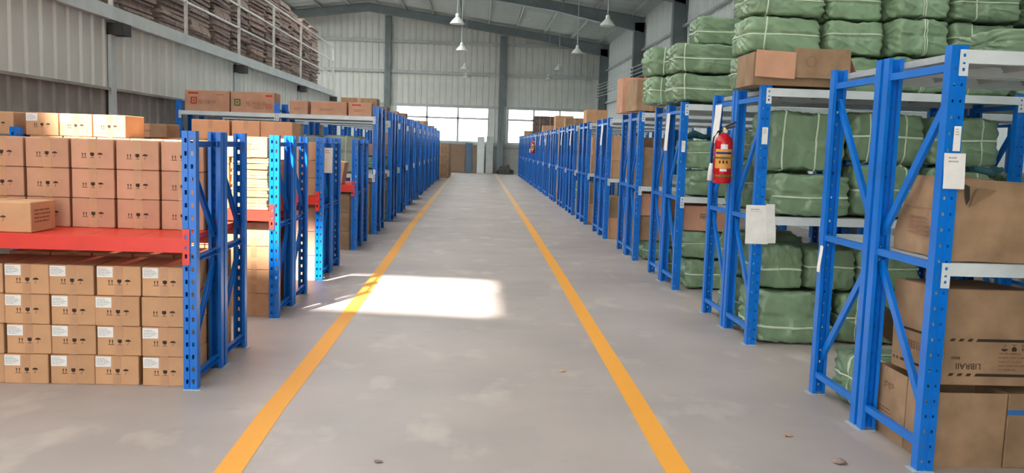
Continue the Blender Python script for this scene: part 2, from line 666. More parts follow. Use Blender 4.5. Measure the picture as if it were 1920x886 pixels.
# partition wall under the mezzanine edge
X_P = -5.02
MZ_Y0, MZ_Y1, MZ_Z = -5.0, 30.0, 3.2
wall_partition = struct(put('wall_partition', None, None, (X_P, 0, 0)))
yy = MZ_Y0
while yy < MZ_Y1 - .01:
    put('wall_panel', corr_panel(1.0, .95, 0.33, 0.026, 'siding'), wall_partition, (-.06, yy, 2.12), (0, 0, PI / 2))
    put('wall_panel', corr_panel(1.0, 2.1, 0.33, 0.026, 'siding_dirty'), wall_partition, (-.09, yy, 0), (0, 0, PI / 2))
    yy += 1.0
mb = MB()
mb.box(-.10, -.005, MZ_Y0, MZ_Y1, 2.09, 2.125)
one('seam_rail', mb, 'siding_dirty', wall_partition)
for y in (5.6, 12.2, 18.3, 24.6, 29.8):
    mb = MB()
    mb.box(-.05, .0, y - .16, y + .0, 0, 2.86)
    one('column', mb, 'steel_pale', wall_partition)
    mb = MB()
    mb.box(-.1, .17, y - .17, y + .1, 2.84, 3.0)
    one('beam_end', mb, 'dark', wall_partition)
mz = struct(put('floor_mezzanine', None, None, (0, 0, 0)))
mb = MB()
mb.box(X_L, X_P - .02, MZ_Y0, MZ_Y1, MZ_Z - .1, MZ_Z - .02)
one('slab', mb, 'plaster', mz)
mb = MB()
mb.box(X_P - .02, X_P + .06, MZ_Y0, MZ_Y1, 3.03, 3.05)
mb.box(X_P + .04, X_P + .06, MZ_Y0, MZ_Y1, 3.05, 3.19)
mb.box(X_P - .02, X_P + .06, MZ_Y0, MZ_Y1, 3.19, 3.21)
one('edge_channel', mb, 'steel_pale', mz)
rail = thing('guard_rail', 'pale steel guard rail with three bars along the mezzanine edge', 'railing', (X_P + .02, 0, 3.21))
for y in (12.0, 15.0, 18.25, 21.3, 24.5, 29.9):
    mb = MB()
    mb.box(-.025, .025, y - .025, y + .025, 0, 1.5)
    one('rail_post', mb, 'rail', rail)
for z in (.55, 1.0, 1.48):
    mb = MB()
    mb.tube([(0, -4.9, z), (0, 29.9, z)], .022, 8)
    one('rail_bar', mb, 'rail', rail)

# painted aisle lines
lineL = [(-1.07, 2.5), (-1.08, 3.75), (-1.095, 4.66), (-1.085, 5.7), (-1.08, 7.45), (-1.10, 11.6), (-1.15, 15.4), (-1.17, 20.8), (-1.17, 30), (-1.17, 37), (-1.17, 45)]
lineR = [(1.00, 2.5), (.99, 4), (1.0, 5), (1.01, 7), (1.03, 10), (1.04, 13), (1.05, 17), (1.05, 24), (1.05, 31), (1.05, 38), (1.05, 45)]
for pts, lb in ((lineL, 'yellow floor line running beside the carton racks with red beams'), (lineR, 'yellow floor line running beside the racks of green bales')):
    mb = MB()
    for (xa, ya), (xb, yb) in zip(pts, pts[1:]):
        mb.face([(xa - .062, ya, .0015), (xa + .062, ya, .0015), (xb + .062, yb, .0015), (xb - .062, yb, .0015)])
    o = tag(one('floor_line', mb, 'yellow_line'), lb, 'floor line')


# ------------------------------------------------------------------ racks
PW, PD = 0.08, 0.06


def post_mesh(H, kind):
    def mk():
        b = MB()
        hw = .014 if kind == 'slot' else .010
        hh = .026 if kind == 'slot' else .014
        a0 = .022 - hw / 2
        xs = [0, a0, a0 + hw, .033, .035, .045, .047, PW - a0 - hw, PW - a0, PW]
        dy = [0, 0, 0, 0, .005, .005, 0, 0, 0, 0]
        holes = (1, 7)
        z = .0
        rows = []
        zc = .05
        while zc + .04 < H:
            rows += [(z, zc - hh / 2, False), (zc - hh / 2, zc + hh / 2, True)]
            z = zc + hh / 2
            zc += .075
        rows.append((z, H, False))
        for z0, z1, hole in rows:
            for k in range(len(xs) - 1):
                if hole and k in holes:
                    continue
                for off in (0, .0025):
                    p = [(xs[k], dy[k] + off, z0), (xs[k + 1], dy[k + 1] + off, z0), (xs[k + 1], dy[k + 1] + off, z1), (xs[k], dy[k] + off, z1)]
                    b.face(p if off == 0 else p[::-1])
        for x0, x1 in ((0, .0028), (PW - .0028, PW)):
            b.box(x0, x1, .0005, PD, 0, H)
        for x0, x1 in ((.0028, .02), (PW - .02, PW - .0028)):
            b.box(x0, x1, PD - .0028, PD, 0, H)
        return b.mesh('post', 'blue')
    return cached(('post', H, kind), mk)


def channel_mesh(L, w, t):
    """C channel along +z, web towards -x, centred on y"""
    def mk():
        b = MB()
        b.box(-t / 2, -t / 2 + .003, -w / 2, w / 2, 0, L)
        b.box(-t / 2 + .003, t / 2, -w / 2, -w / 2 + .003, 0, L)
        b.box(-t / 2 + .003, t / 2, w / 2 - .003, w / 2, 0, L)
        return b.mesh('brace', 'blue')
    return cached(('chan', round(L, 3), w, t), mk)


def brace(name, parent, a, b, w=.042, t=.026, flip=False):
    a, b = Vector(a), Vector(b)
    d = b - a
    o = put(name, channel_mesh(d.length, w, t), parent, a)
    # the brace lies in a plane of constant x: rotate z onto d about x
    o.rotation_euler = (math.atan2(-d.y, d.z), 0, 0)
    return o


def beam_mesh(L, h, t, material):
    def mk():
        b = MB()
        b.box(0, L, 0, t, 0, h * .72)
        b.box(0, L, 0, t * .55, h * .72, h)
        return b.mesh('beam', material)
    return cached(('beam', round(L, 3), h, t, material), mk)


def plate_mesh(h, material, w=.042):
    def mk():
        b = MB()
        # plate with three slots left open, hooked on the perforated face
        zs = [0, h * .18, h * .30, h * .44, h * .52, h * .72, h * .84, h]
        xs = [0, w * .34, w * .66, w]
        for k in range(7):
            for j in range(3):
                if j == 1 and k in (1, 3, 5):
                    continue
                b.box(xs[j], xs[j + 1], -.004, 0, zs[k], zs[k + 1])
        return b.mesh('end_plate', material)
    return cached(('plate', round(h, 3), material, w), mk)


def deck_mesh(w, d, material):
    def mk():
        b = MB()
        b.box(.002, w - .002, 0, d, -.004, 0)
        b.box(.002, .006, 0, d, -.034, -.004)
        b.box(w - .006, w - .002, 0, d, -.034, -.004)
        b.box(w * .5 - .01, w * .5 + .01, 0, d, -.012, -.004)
        return b.mesh('deck_panel', material)
    return cached(('deck', round(w, 3), round(d, 3), material), mk)


STYLE = {
    'R': dict(H=2.03, kind='dot', mat='white_steel', levels=[(2.01, .062, .0, .12), (1.02, .062, .0, .12)], hz=(.13, 1.0, 1.93), panels=7),
    'T': dict(H=2.07, kind='dot', mat='white_steel', levels=[(1.905, .065, .0, .12), (.98, .062, .0, .12)], hz=(.13, .97, 1.95), panels=5),
    'L': dict(H=1.53, kind='slot', mat='red_steel', levels=[(.905, .085, .055, .21)], hz=(.08, .78, 1.455), panels=7),
}


def rack(frames, y0, depth, style, label, group, patterns='A', full=2, decks=True):
    """frames: left edges of the upright frames, from -x to +x"""
    st = STYLE[style]
    H = st['H']
    X0 = frames[0]
    r = thing('storage_rack', label, 'rack', (X0, y0, 0), group=group)
    aisle = frames[0] if frames[0] > 0 else frames[-1]
    for fx in frames:
        x = fx - X0
        detail = full == 2 or fx == aisle
        pm = post_mesh(H, st['kind'])
        put('post', pm, r, (x, 0, 0))
        put('post', pm, r, (x + PW, depth, 0), (0, 0, PI))
        if not detail:
            continue
        fa, fb = (-.022, PW) if X0 > 0 else (0, PW + .022)
        fm = cached(('foot', fa), lambda: (lambda b: (b.box(fa, fb, -.012, PD + .01, 0, .004), b.mesh('foot_plate', 'steel_pale'))[1])(MB()))
        fm2 = cached(('foot2', fa), lambda: (lambda b: (b.box(fa, fb, -PD - .01, .012, 0, .004), b.mesh('foot_plate', 'steel_pale'))[1])(MB()))
        put('foot_plate', fm, r, (x, 0, 0))
        put('foot_plate', fm2, r, (x, depth, 0))
        xc = x + (.024 if X0 > 0 else PW - .024)
        ya, yb = .02, depth - .02
        for hz in st['hz']:
            brace('horizontal_brace', r, (xc, ya + .01, hz), (xc, yb - .01, hz), .036, .03)
        h0, h1, h2 = st['hz']
        xd = x + (.05 if X0 > 0 else PW - .05)
        a, b = (ya + .02, yb - .02)
        if patterns == 'B':
            a, b = b, a
        brace('diagonal_brace', r, (xd, a, h2 - .09), (xd, b, h1 + .10), .045, .022)
        brace('diagonal_brace', r, (xd, b, h1 - .06), (xd, a, h0 + .10), .045, .022)
    for xa, xb in zip(frames, frames[1:]):
        L = xb - xa - PW
        x = xa - X0 + PW
        for zt, h, up, ph in st['levels']:
            for back in (0, 1):
                bm_ = beam_mesh(L, h, .04, st['mat'])
                if back:
                    bo = put('beam', bm_, r, (x + L, depth, zt - h), (0, 0, PI))
                else:
                    bo = put('beam', bm_, r, (x, 0, zt - h))
                if full == 2 or not back:
                    pm = plate_mesh(ph, st['mat'])
                    pz = h + up - ph
                    put('end_plate', pm, bo, (-.042, -.0005, pz))
                    put('end_plate', pm, bo, (L, -.0005, pz))
            if decks:
                n = st['panels'] if full == 2 else 1
                for k in range(n):
                    put('deck_panel', deck_mesh(L / n, depth - .05, 'red_steel' if st['mat'] == 'red_steel' else 'deck_steel'), r, (x + k * L / n, .025, zt - .001))
    return r


R_Y = [3.89, 6.52, 9.08, 11.46, 14.2, 16.8, 19.1, 21.2, 23.7, 26.1, 28.5, 30.9, 33.3, 35.7, 38.1, 40.5, 42.7]
RD = .66
RF = [2.17, 4.2, 6.23]
rl = [('blue rack full of torn brown cartons with a paper notice on its front post', 'blue rack with a green bale at floor level, backed onto the torn carton rack'),
      ('blue rack of green bales with two loose paper sheets hung on its post', 'blue rack of green bales that carries the big red fire extinguisher'),
      ('blue rack with a red-printed carton lying on green bales under its middle shelf', 'blue rack with green bales overhanging the aisle from its top shelf'),
      ('blue rack with a torn carton on top and cartons on every level', 'blue rack backed onto the rack with the torn carton on top')]
for i, y in enumerate(R_Y):
    full = 2 if i < 4 else 1
    fr = RF if i < 5 else RF[:2]
    for j in range(2):
        if i < 4:
            lb, gp = rl[i][j], 'racks along the bale side of the aisle'
        else:
            lb, gp = 'tall blue rack, %s row past the torn-carton rack, %s half' % (ORD[i - 4], ('front', 'rear')[j]), 'far racks along the bale side'
        pat = 'A' if j == 0 else ('B' if i == 0 else 'A')
        rack(fr, y + j * (RD + .03), RD, 'R', lb, gp, pat, full, decks=True)

for j in range(2):                      # unseen row added beside the viewer to shade the cartons of the next one
    rack(RF, 1.27 + j * (RD + .03), RD, 'R', ('unseen blue rack of stacked bales before the torn carton rack', 'unseen blue rack of stacked bales backing towards the torn cartons')[j], 'racks along the bale side of the aisle', 'A', 2)

L_Y = [5.01, 7.10, 9.13, 11.75]
LD = [.54, .60, .58, .58]
LF = [-3.78, -1.70]
ll = [('low blue rack with a wide red shelf stacked with small marked cartons', 'low blue rack backed onto the red-shelf carton rack, unlit side'),
      ('low blue rack with flattened cardboard piled on its red shelf', 'low blue rack backed onto the flattened cardboard rack'),
      ('low blue rack with plain cartons rising above its posts', 'low blue rack with a strip of paper hung on its end frame'),
      ('low blue rack beside the tall white-beamed racks, a red beam stub showing', 'low blue rack standing next to the first tall rack')]
for i, y in enumerate(L_Y):
    for j in range(2):
        rack(LF, y + j * (LD[i] + .025), LD[i], 'L', ll[i][j], 'low racks with red beams', 'A', 2)

T_Y = [13.85, 16.2, 18.3, 20.5, 22.7, 24.9, 27.1, 29.3, 31.5, 33.7, 35.9]
TD = .58
TF = [-4.78, -3.24, -1.673]
for i, y in enumerate(T_Y):
    for j in range(2):
        if i == 0:
            lb = ('tall blue rack with long printed cartons above its white beam', 'tall blue rack backed onto the rack of long printed cartons')[j]
            rack(TF, y + j * (TD + .025), TD, 'T', lb, 'tall racks on the carton side', 'A', 2)
        else:
            rack(TF if i < 3 else TF[1:], y + j * (TD + .025), TD, 'T', 'tall blue rack, %s row behind the long printed cartons, %s half' % (ORD[i - 1], ('front', 'rear')[j]), 'far racks on the carton side', 'A', 1)


# ------------------------------------------------------------------ cartons
def marks_mesh():
    def mk():
        b = MB()

        def q(x0, x1, z0, z1):
            b.face([(x0, 0, z0), (x1, 0, z0), (x1, 0, z1), (x0, 0, z1)])
        for x in (-.060, -.043):                                 # two arrows over a line
            q(x - .0016, x + .0016, .006, .026)
            b.face([(x - .0055, 0, .022), (x + .0055, 0, .022), (x, 0, .033)])
        q(-.068, -.034, 0, .0028)
        b.face([(-.012, 0, .034), (-.0135, 0, .020), (-.006, 0, .012), (.006, 0, .012), (.0125, 0, .020), (.011, 0, .034)])   # goblet
        q(-.0015, .0015, .004, .012)
        q(-.012, .012, 0, .0026)
        pts = [(.048 + .017 * math.cos(t), 0, .022 + .012 * math.sin(t)) for t in [PI * k / 8 for k in range(9)]]    # umbrella
        b.face(pts)
        q(.047, .049, .004, .022)
        q(.041, .049, .002, .004)
        return b.mesh('printed_marks', 'ink')
    return cached(('marks',), mk)


def paper_mesh(w, h, lines=4, material='paper'):
    def mk():
        b = MB()
        b.box(0, w, -.001, 0, 0, h)
        return b.mesh('paper_label', material)
    return cached(('paper', w, h, material), mk)


def lines_mesh(w, h, n, material='paper_line', seed=1):
    def mk():
        rnd = random.Random(seed)
        b = MB()
        for k in range(n):
            z = h - (k + .7) * h / n
            x = .0
            end = w * rnd.uniform(.55, 1)
            while x < end:
                l_ = rnd.uniform(.08, .3) * w
                b.face([(x, 0, z), (min(end, x + l_), 0, z), (min(end, x + l_), 0, z + h / n * .38), (x, 0, z + h / n * .38)])
                x += l_ + w * .03
        return b.mesh('printed_text', material)
    return cached(('lines', round(w, 3), round(h, 3), n, material, seed), mk)


def tape_mesh(w, d, h, tw):
    def mk():
        b = MB()
        e = .0008
        b.box(-tw / 2, tw / 2, -d / 2 - e, d / 2 + e, h, h + e)
        b.box(-tw / 2, tw / 2, -d / 2 - e, -d / 2, h * .55, h)
        b.box(-tw / 2, tw / 2, d / 2, d / 2 + e, h * .55, h)
        b.box(-tw / 2, tw / 2, -d / 2 - e, -d / 2, 0, h * .4)
        return b.mesh('tape', 'tape')
    return cached(('tape', round(w, 3), round(d, 3), round(h, 3), tw), mk)


def carton(x, y, z, w, d, h, label, group=None, rz=0.0, material='carton', marks=False, paper=False, tape=True, rx=0.0, ry=0.0, marks_x=0.0, name='carton'):
    """x is the middle, y the front face, z the base (before turning)"""
    r = thing(name, label, 'carton', (x, y + d / 2, z), (rx, ry, rz), group)
    put('body', boxmesh(w, d, h, material), r)
    if tape:
        put('tape', tape_mesh(w, d, h, round(.05 if w < .5 else .06, 3)), r)
    if marks:
        put('printed_marks', marks_mesh(), r, (marks_x, -d / 2 - .0015, h * .36))
    if paper:
        p = put('paper_label', paper_mesh(.092, .062), r, (-w / 2 + .004, -d / 2 - .0012, h - .068))
        put('printed_text', lines_mesh(.078, .046, 5, seed=3), p, (.006, -.0016, .008))
    return r


def plain_carton(x, y, z, w, d, h, label, group, material='carton_old', rz=0.0):
    """far or half-hidden carton: still body and tape"""
    o = thing('carton', label, 'carton', (x, y + d / 2, z), (0, 0, rz), group)
    put('body', boxmesh(w, d, h, material), o)
    put('tape', tape_mesh(w, d, h, .05), o)
    return o


rj = random.Random(11)
# low rack 1, floor level: four layers
PX, BH = .264, .181
for lay in range(4):
    for c in range(6):
        x = -1.705 - PX * (c + .5) - (.012 if lay in (0,) else .0) * (c > 0) - .006 * ((lay * 3 + c) % 2) * (c > 0)
        nolabel = (lay == 2 and c == 0)
        lb = 'brown carton without a paper label in the floor stack under the red shelf' if nolabel else 'paper-labelled carton under the red shelf, %s layer, %s from the blue post' % (LAYER[lay], ORD[c])
        carton(x, 5.075 + rj.uniform(0, .012), lay * BH, .257, .40, BH - .003, lb, 'cartons stacked on the floor under the red shelf', marks=True, paper=not nolabel, rz=rj.uniform(-.008, .008), marks_x=.005)
    for c in range(5 if lay == 3 else 1):
        carton(-1.705 - PX * (c + .5), 5.63, lay * BH, .257, .40, BH - .003, 'carton behind the paper-labelled floor stack, %s layer, %s from the blue post' % (LAYER[lay], ORD[c]), 'cartons in the rear rack behind the red shelf')
# low rack 1, on the red shelf: three layers set back
for lay in range(3):
    for c in range(6):
        x = -1.71 - .275 * (c + .5) - rj.uniform(0, .003) - .002 * c
        carton(x, 5.46 if lay < 2 else 5.455, .906 + lay * .186, .262, .40, .183, 'pinkish marked carton on the red shelf, %s layer, %s from the blue post' % (LAYER[lay], ORD[c]), 'cartons stacked on the red shelf', marks=True, material='carton_pink', rz=rj.uniform(-.01, .01))
o = carton(-2.80, 5.085, .906, .42, .27, .178, 'single carton lying forward on the red shelf with printed side panel', None, marks=True, paper=True, marks_x=-.0, rz=-.04)
put('printed_text', lines_mesh(.2, .09, 4, 'ink_faint', 5), o, (.2115, -.1, .05), (0, 0, PI / 2))
# low rack 2: back to back stock behind the first rack, rising above it
for lay in range(4):
    for c in range(9):
        x = -2.05 - .27 * (c + .5)
        if x < -3.7 and lay < 3:
            continue
        if c < 3 and lay == 3:
            continue
        dx = (-.12 if c == 6 else -.03) if lay == 3 else 0
        lit = lay == 3
        if lay == 3 and c in (7,):
            continue
        carton(x + dx, 7.19, .906 + lay * .187, .262, .40, .184, ('carton above the second low rack, %s from the flattened cardboard, fourth layer' if lit else 'carton beside the flattened cardboard pile, %s from it, ' + LAYER[lay] + ' layer') % ORD[c], 'cartons on the second low rack', marks=lit, paper=lit)
for lay in range(4):
    for c in range(3):
        carton(-1.712 - .27 * (c + .5), 7.175, lay * .2, .263, .42, .197, 'floor carton under the flattened cardboard, %s layer, %s from the post' % (LAYER[lay], ORD[c]), 'floor cartons of the second low rack', material='carton')
for lay in range(3):
    carton(-1.86, 7.76, .906 + lay * .2, .27, .42, .197, 'carton on the shelf behind the flattened cardboard pile, %s layer' % LAYER[lay], 'rear cartons of the second low rack', material='carton_pink')
for lay in range(4):
    carton(-1.86, 7.76, lay * .2, .27, .42, .197, 'carton at floor level behind the flattened cardboard rack, %s layer' % LAYER[lay], 'rear floor cartons of the second low rack', material='carton_pink')
# pile of flattened cartons, one sheet at a time
z = .908
for k in range(17):
    t = rj.uniform(.020, .030)
    w, d = .30 + rj.uniform(-.012, .008), .46
    o = put('flattened_carton', boxmesh(round(w, 2), d, round(t, 3), 'cardboard_sheet', .003), None, (-1.715 - .155 + rj.uniform(-.006, .004) - .0, 7.13 + d / 2 + rj.uniform(0, .012), z), (0, 0, rj.uniform(-.015, .015)))
    tag(o, 'flattened brown carton in the pile on the red shelf, %s from the bottom' % ORD[k], 'cardboard', 'flattened cartons piled on the red shelf')
    z += t + .001
o = carton(-1.885, 7.13, z, .32, .46, .17, 'pale carton with printed lettering lying on top of the flattened cardboard', None, material='carton')
put('printed_text', lines_mesh(.24, .06, 3, 'ink_faint', 8), o, (-.12, -.2315, .06))
# low rack 3
for k, (xa, xb) in enumerate(((-3.02, -2.62), (-2.60, -2.30), (-2.30, -1.96))):
    carton((xa + xb) / 2, 9.2, 1.475, xb - xa - .006, .42, .205, 'plain carton above the posts of the third low rack, %s from the aisle' % ORD[2 - k], 'plain cartons on top of the third low rack', material='carton')
for lay in range(3):
    for c in range(6):
        carton(-1.705 - .29 * (c + .5), 9.2, .906 + lay * .19, .283, .42, .187, 'carton on the red shelf of the third low rack, %s layer, %s from the aisle' % (LAYER[lay], ORD[c]), 'shelf cartons of the third low rack', material='carton')
    carton(-1.86, 9.8, .906 + lay * .19, .283, .42, .187, 'carton on the rear shelf of the third low rack, %s layer' % LAYER[lay], 'rear shelf cartons of the third low rack', material='carton_pink')
for lay in range(3):
    for c in range(2):
        carton(-1.71 - .3 * (c + .5), 9.2, lay * .26, .294, .42, .257, 'larger floor carton under the third low rack, %s layer, %s from the aisle' % (LAYER[lay], ORD[c]), 'floor cartons of the third low rack', material='carton_pink')
# low rack 4
carton(-2.06, 11.85, .945, .42, .36, .30, 'carton tipped on edge on the shelf beside the tall racks', None, ry=.16, material='carton')
carton(-2.48, 11.85, .906, .40, .40, .36, 'upright carton on the shelf next to the tipped carton', None, material='carton_old')
carton(-2.75, 11.82, 1.27, .62, .40, .24, 'flat wide carton on top of the last low rack', None, material='carton')
for lay in range(3):
    carton(-1.95, 11.82, lay * .26, .44, .42, .257, 'floor carton in the last low rack, %s layer' % LAYER[lay], 'floor cartons of the last low rack', material='carton_old')
# beyond the cross gap, stock seen over the second low rack
carton(-3.46, 9.15, 1.476, .40, .40, .14, 'low carton seen between post tops of the low racks', None, material='carton_old')


# ------------------------------------------------------------------ bales
BW, BDp, BHt = .62, .60, .32


def bale_fn(seed):
    sd = seed * 17.3

    def fn(c, out=0.0):
        n_ = 11
        s = (abs(c[0]) ** n_ + abs(c[1]) ** n_ + abs(c[2]) ** n_) ** (-1 / n_)
        p = Vector((c[0] * s * BW / 2, c[1] * s * BDp / 2, c[2] * s * BHt / 2))
        nr = Vector((math.copysign(abs(c[0] * s) ** 5, c[0]), math.copysign(abs(c[1] * s) ** 5, c[1]), math.copysign(abs(c[2] * s) ** 5, c[2])))
        if nr.length > 1e-6:
            nr.normalize()
        q = p + Vector((noise.noise(p * 4 + Vector((sd, 3, 1))), noise.noise(p * 4 + Vector((5, sd, 1))), noise.noise(p * 4 + Vector((1, 7, sd))))) * .05
        a = noise.noise(p * 3.2 + Vector((sd, 0, 0)))
        wv = noise.noise(Vector((p.x * 9 + p.z * 5, p.y * 9 - p.z * 6, p.z * 10 + sd)))
        r1 = max(0, 1 - abs(noise.noise(Vector((q.x * 6 + q.z * 7 + sd, q.y * 6 - q.z * 7, q.z * 4)))) * 3.2) ** 1.6
        r2 = max(0, 1 - abs(noise.noise(Vector((q.x * 13 - q.z * 5, q.y * 13 + sd + q.z * 4, q.z * 7)))) * 3.0) ** 1.6
        e = max(0, (abs(c[0]) - .8) / .2)                     # gathered ends: pleats running to the middle
        th = math.atan2(c[2], c[1])
        pl = e * math.sin(15 * th + 4 * a + sd) * min(1, 1.6 * math.hypot(c[1], c[2]))
        rdg = r1 * 1.2 + r2 * .7 + pl * .8
        # cinched a little where the bands run
        cinch = -.010 * math.exp(-((c[2] - .05) / .10) ** 2)
        sag = .012 * (1 - c[2] ** 2)
        p += nr * (a * .018 + wv * .008 + rdg * .0085 + cinch + sag - .018 + out)
        p.z = min(max(p.z, -BHt / 2), BHt / 2 - .001)
        return p
    return fn


def bale_body(seed, material):
    def mk():
        fn = bale_fn(seed)
        b = MB()
        N = 36
        for ax in range(3):
            for sg in (-1, 1):
                base = len(b.v)
                for i in range(N + 1):
                    for j in range(N + 1):
                        u, v = -1 + 2 * i / N, -1 + 2 * j / N
                        c = [0, 0, 0]
                        c[ax] = sg
                        c[(ax + 1) % 3] = u
                        c[(ax + 2) % 3] = v
                        b.v.append(tuple(fn(c)))
                for i in range(N):
                    for j in range(N):
                        q = [base + i * (N + 1) + j, base + (i + 1) * (N + 1) + j, base + (i + 1) * (N + 1) + j + 1, base + i * (N + 1) + j + 1]
                        b.f.append(tuple(q if sg > 0 else q[::-1]))
        me = b.mesh('bale_wrap', material, True)
        bm = bmesh.new()
        bm.from_mesh(me)
        bmesh.ops.remove_doubles(bm, verts=bm.verts, dist=.0005)
        bm.to_mesh(me)
        bm.free()
        me.polygons.foreach_set('use_smooth', [True] * len(me.polygons))
        return me
    return cached(('bale', seed, material), mk)


def strap_mesh(seed, axis, pos):
    def mk():
        fn = bale_fn(seed)
        b = MB()
        M_ = 15
        per = []
        for k in range(M_):
            per.append((-1 + 2 * k / M_, -1))
        for k in range(M_):
            per.append((1, -1 + 2 * k / M_))
        for k in range(M_):
            per.append((1 - 2 * k / M_, 1))
        for k in range(M_):
            per.append((-1, 1 - 2 * k / M_))
        hw = .0065 / ((BW, BDp, BHt)[axis] / 2)
        rows = []
        for u, v in per:
            r_ = []
            for dw, out in ((-hw, .002), (-hw, .006), (hw, .006), (hw, .002)):
                c = [0, 0, 0]
                wob = .02 * math.sin(3 * u + 2 * v + seed)
                c[axis] = pos + wob + dw
                c[(axis + 1) % 3] = u
                c[(axis + 2) % 3] = v
                r_.append(tuple(fn(c, out)))
            i = len(b.v)
            b.v += r_
            rows.append(i)
        n = len(rows)
        for k in range(n):
            a, c2 = rows[k], rows[(k + 1) % n]
            for q in range(3):
                b.f.append((a + q, c2 + q, c2 + q + 1, a + q + 1))
        return b.mesh('strap', 'strap', True)
    return cached(('strap', seed, axis, pos), mk)


def tuft_mesh(seed, material):
    def mk():
        rnd = random.Random(seed)
        b = MB()
        n, rings = 12, 6
        for k in range(rings):
            t = k / (rings - 1)
            for q in range(n):
                a = 2 * PI * q / n
                r_ = (.085 * (1 - t) ** 1.4 + .016 + .016 * t) * (1 + .35 * math.sin(3 * a + seed) * t + rnd.uniform(-.12, .12))
                b.v.append((-t * .10, r_ * math.cos(a), r_ * .8 * math.sin(a)))
        for k in range(rings - 1):
            for q in range(n):
                q2 = (q + 1) % n
                b.f.append((k * n + q, k * n + q2, (k + 1) * n + q2, (k + 1) * n + q))
        b.f.append(tuple((rings - 1) * n + q for q in range(n)))
        return b.mesh('wrap_knot', material, True)
    return cached(('tuft', seed, material), mk)


bale_n = [0]


def bale(xa, xb, ya, yb, za, zb, label, group, material='bale', straps=None, knot=False, rz=0.0):
    bale_n[0] += 1
    sd = bale_n[0] % 5
    r = thing('bale', label, 'bale', ((xa + xb) / 2, (ya + yb) / 2, za), (0, 0, rz), group, ((xb - xa) / BW, (yb - ya) / BDp, (zb - za) / BHt))
    put('wrap', bale_body(sd, material), r, (0, 0, BHt / 2))
    for ax, pos in (straps if straps is not None else [(2, .05), (0, -.55), (0, .45)]):
        put('strap', strap_mesh(sd, ax, pos), r, (0, 0, BHt / 2))
    if knot:
        put('wrap_knot', tuft_mesh(sd, material), r, (-BW / 2 + .02, -.12, BHt / 2))
    return r


# rack 2: floor, middle and top levels
g = 'bales on the floor under the loose-sheet rack'
bale(2.27, 2.88, 6.56, 7.14, 0, .43, 'large green bale at the floor beside the post with loose paper sheets', None, straps=[(2, -.35)])
bale(2.95, 3.55, 6.60, 7.14, 0, .42, 'green bale on the floor inside the loose-sheet rack', g)
bale(2.28, 2.64, 6.62, 7.12, .43, .80, 'upright green bale stacked on the floor bales of the loose-sheet rack', 'upper floor bales of the loose-sheet rack', straps=[(2, -.1)])
bale(2.66, 3.06, 6.62, 7.12, .43, .78, 'second upright green bale stacked on the floor bales of the loose-sheet rack', 'upper floor bales of the loose-sheet rack', straps=[(2, .1)])
bale(3.08, 3.6, 6.62, 7.12, .43, .78, 'innermost upright green bale stacked on the floor bales of the loose-sheet rack', 'upper floor bales of the loose-sheet rack', straps=[(2, .1)])
g = 'bales on the middle shelf of the loose-sheet rack'
bale(2.36, 2.96, 6.58, 7.14, 1.022, 1.364, 'low green bale with a gathered end on the middle shelf above the paper sheets', None, straps=[(2, -.1)], knot=True)
bale(2.30, 2.92, 6.66, 7.14, 1.366, 1.86, 'tall green bale with upright bands under the top shelf', None, straps=[(0, -.62), (0, .25)])
bale(3.0, 3.56, 6.62, 7.14, 1.022, 1.45, 'green bale further in on the middle shelf of the loose-sheet rack', g)
bale(2.96, 3.55, 6.64, 7.14, 1.451, 1.87, 'upper green bale further in on the middle shelf of the loose-sheet rack', g)
bale(3.6, 4.15, 6.62, 7.14, 1.022, 1.45, 'lower green bale third in on the middle shelf of the loose-sheet rack', g)
bale(3.6, 4.15, 6.62, 7.14, 1.451, 1.85, 'upper green bale third in on the middle shelf of the loose-sheet rack', g)
bale(4.3, 4.95, 6.62, 7.14, 1.022, 1.42, 'innermost green bale on the middle shelf of the loose-sheet rack', g)
g = 'bales in the extinguisher rack'
for z0, z1 in ((0, .42), (.42, .82)):
    bale(2.29, 2.9, 7.27, 7.83, z0, z1, ('floor' if z0 == 0 else 'second') + ' green bale low in the rack behind the fire extinguisher', g, straps=[(2, 0), (1, .3)])
bale(2.3, 2.9, 7.27, 7.83, 1.022, 1.45, 'green bale on the middle shelf behind the fire extinguisher', g)
bale(2.3, 2.9, 7.27, 7.8, 1.45, 1.7, 'flatter green bale under the top shelf behind the fire extinguisher', g)
g = 'bales heaped on top of the loose-sheet rack'
rb = random.Random(5)
for c, (xa, xb) in enumerate(((2.20, 2.83), (2.87, 3.33), (3.37, 3.80), (3.84, 4.38), (4.43, 5.0))):
    z0 = 2.034
    for lay in range(4):
        h = (.30, .29, .27, .29)[lay] + rb.uniform(-.012, .012)
        st = [[(2, .0), (0, -.55)], [(2, .2)], [(0, .1), (0, .02)], [(2, .1), (0, -.4)], [(2, .0)]][c] if lay < 3 else [(2, -.1)]
        bale(xa, xb, (7.03 if c < 2 else 6.86) + rb.uniform(-.02, .03), 7.52, z0, z0 + h, 'green bale heaped above the loose-sheet rack, %s layer, %s from the aisle' % (LAYER[lay], ORD[c]), g, straps=st, rz=rb.uniform(-.02, .02))
        z0 += h + .001
# unseen row before rack 1, filled to deepen the shade on its cartons
for j in range(2):
    for k, xa in enumerate((2.28, 2.92, 3.56, 4.3, 4.94, 5.58)):
        for lv, z0 in enumerate((0, .31, .62, 1.022, 1.34, 1.65, 2.012, 2.33, 2.65)):
            h = .30 if lv % 3 < 2 else .26
            bale(xa, xa + .59, 1.33 + j * .69, 1.86 + j * .69, z0, z0 + h, 'unseen green bale before the torn carton rack, %s half, %s tier, %s from the aisle' % (('front', 'rear')[j], ORD[lv], ORD[k]), 'unseen bales in the rack before the torn cartons', straps=[(2, 0)])
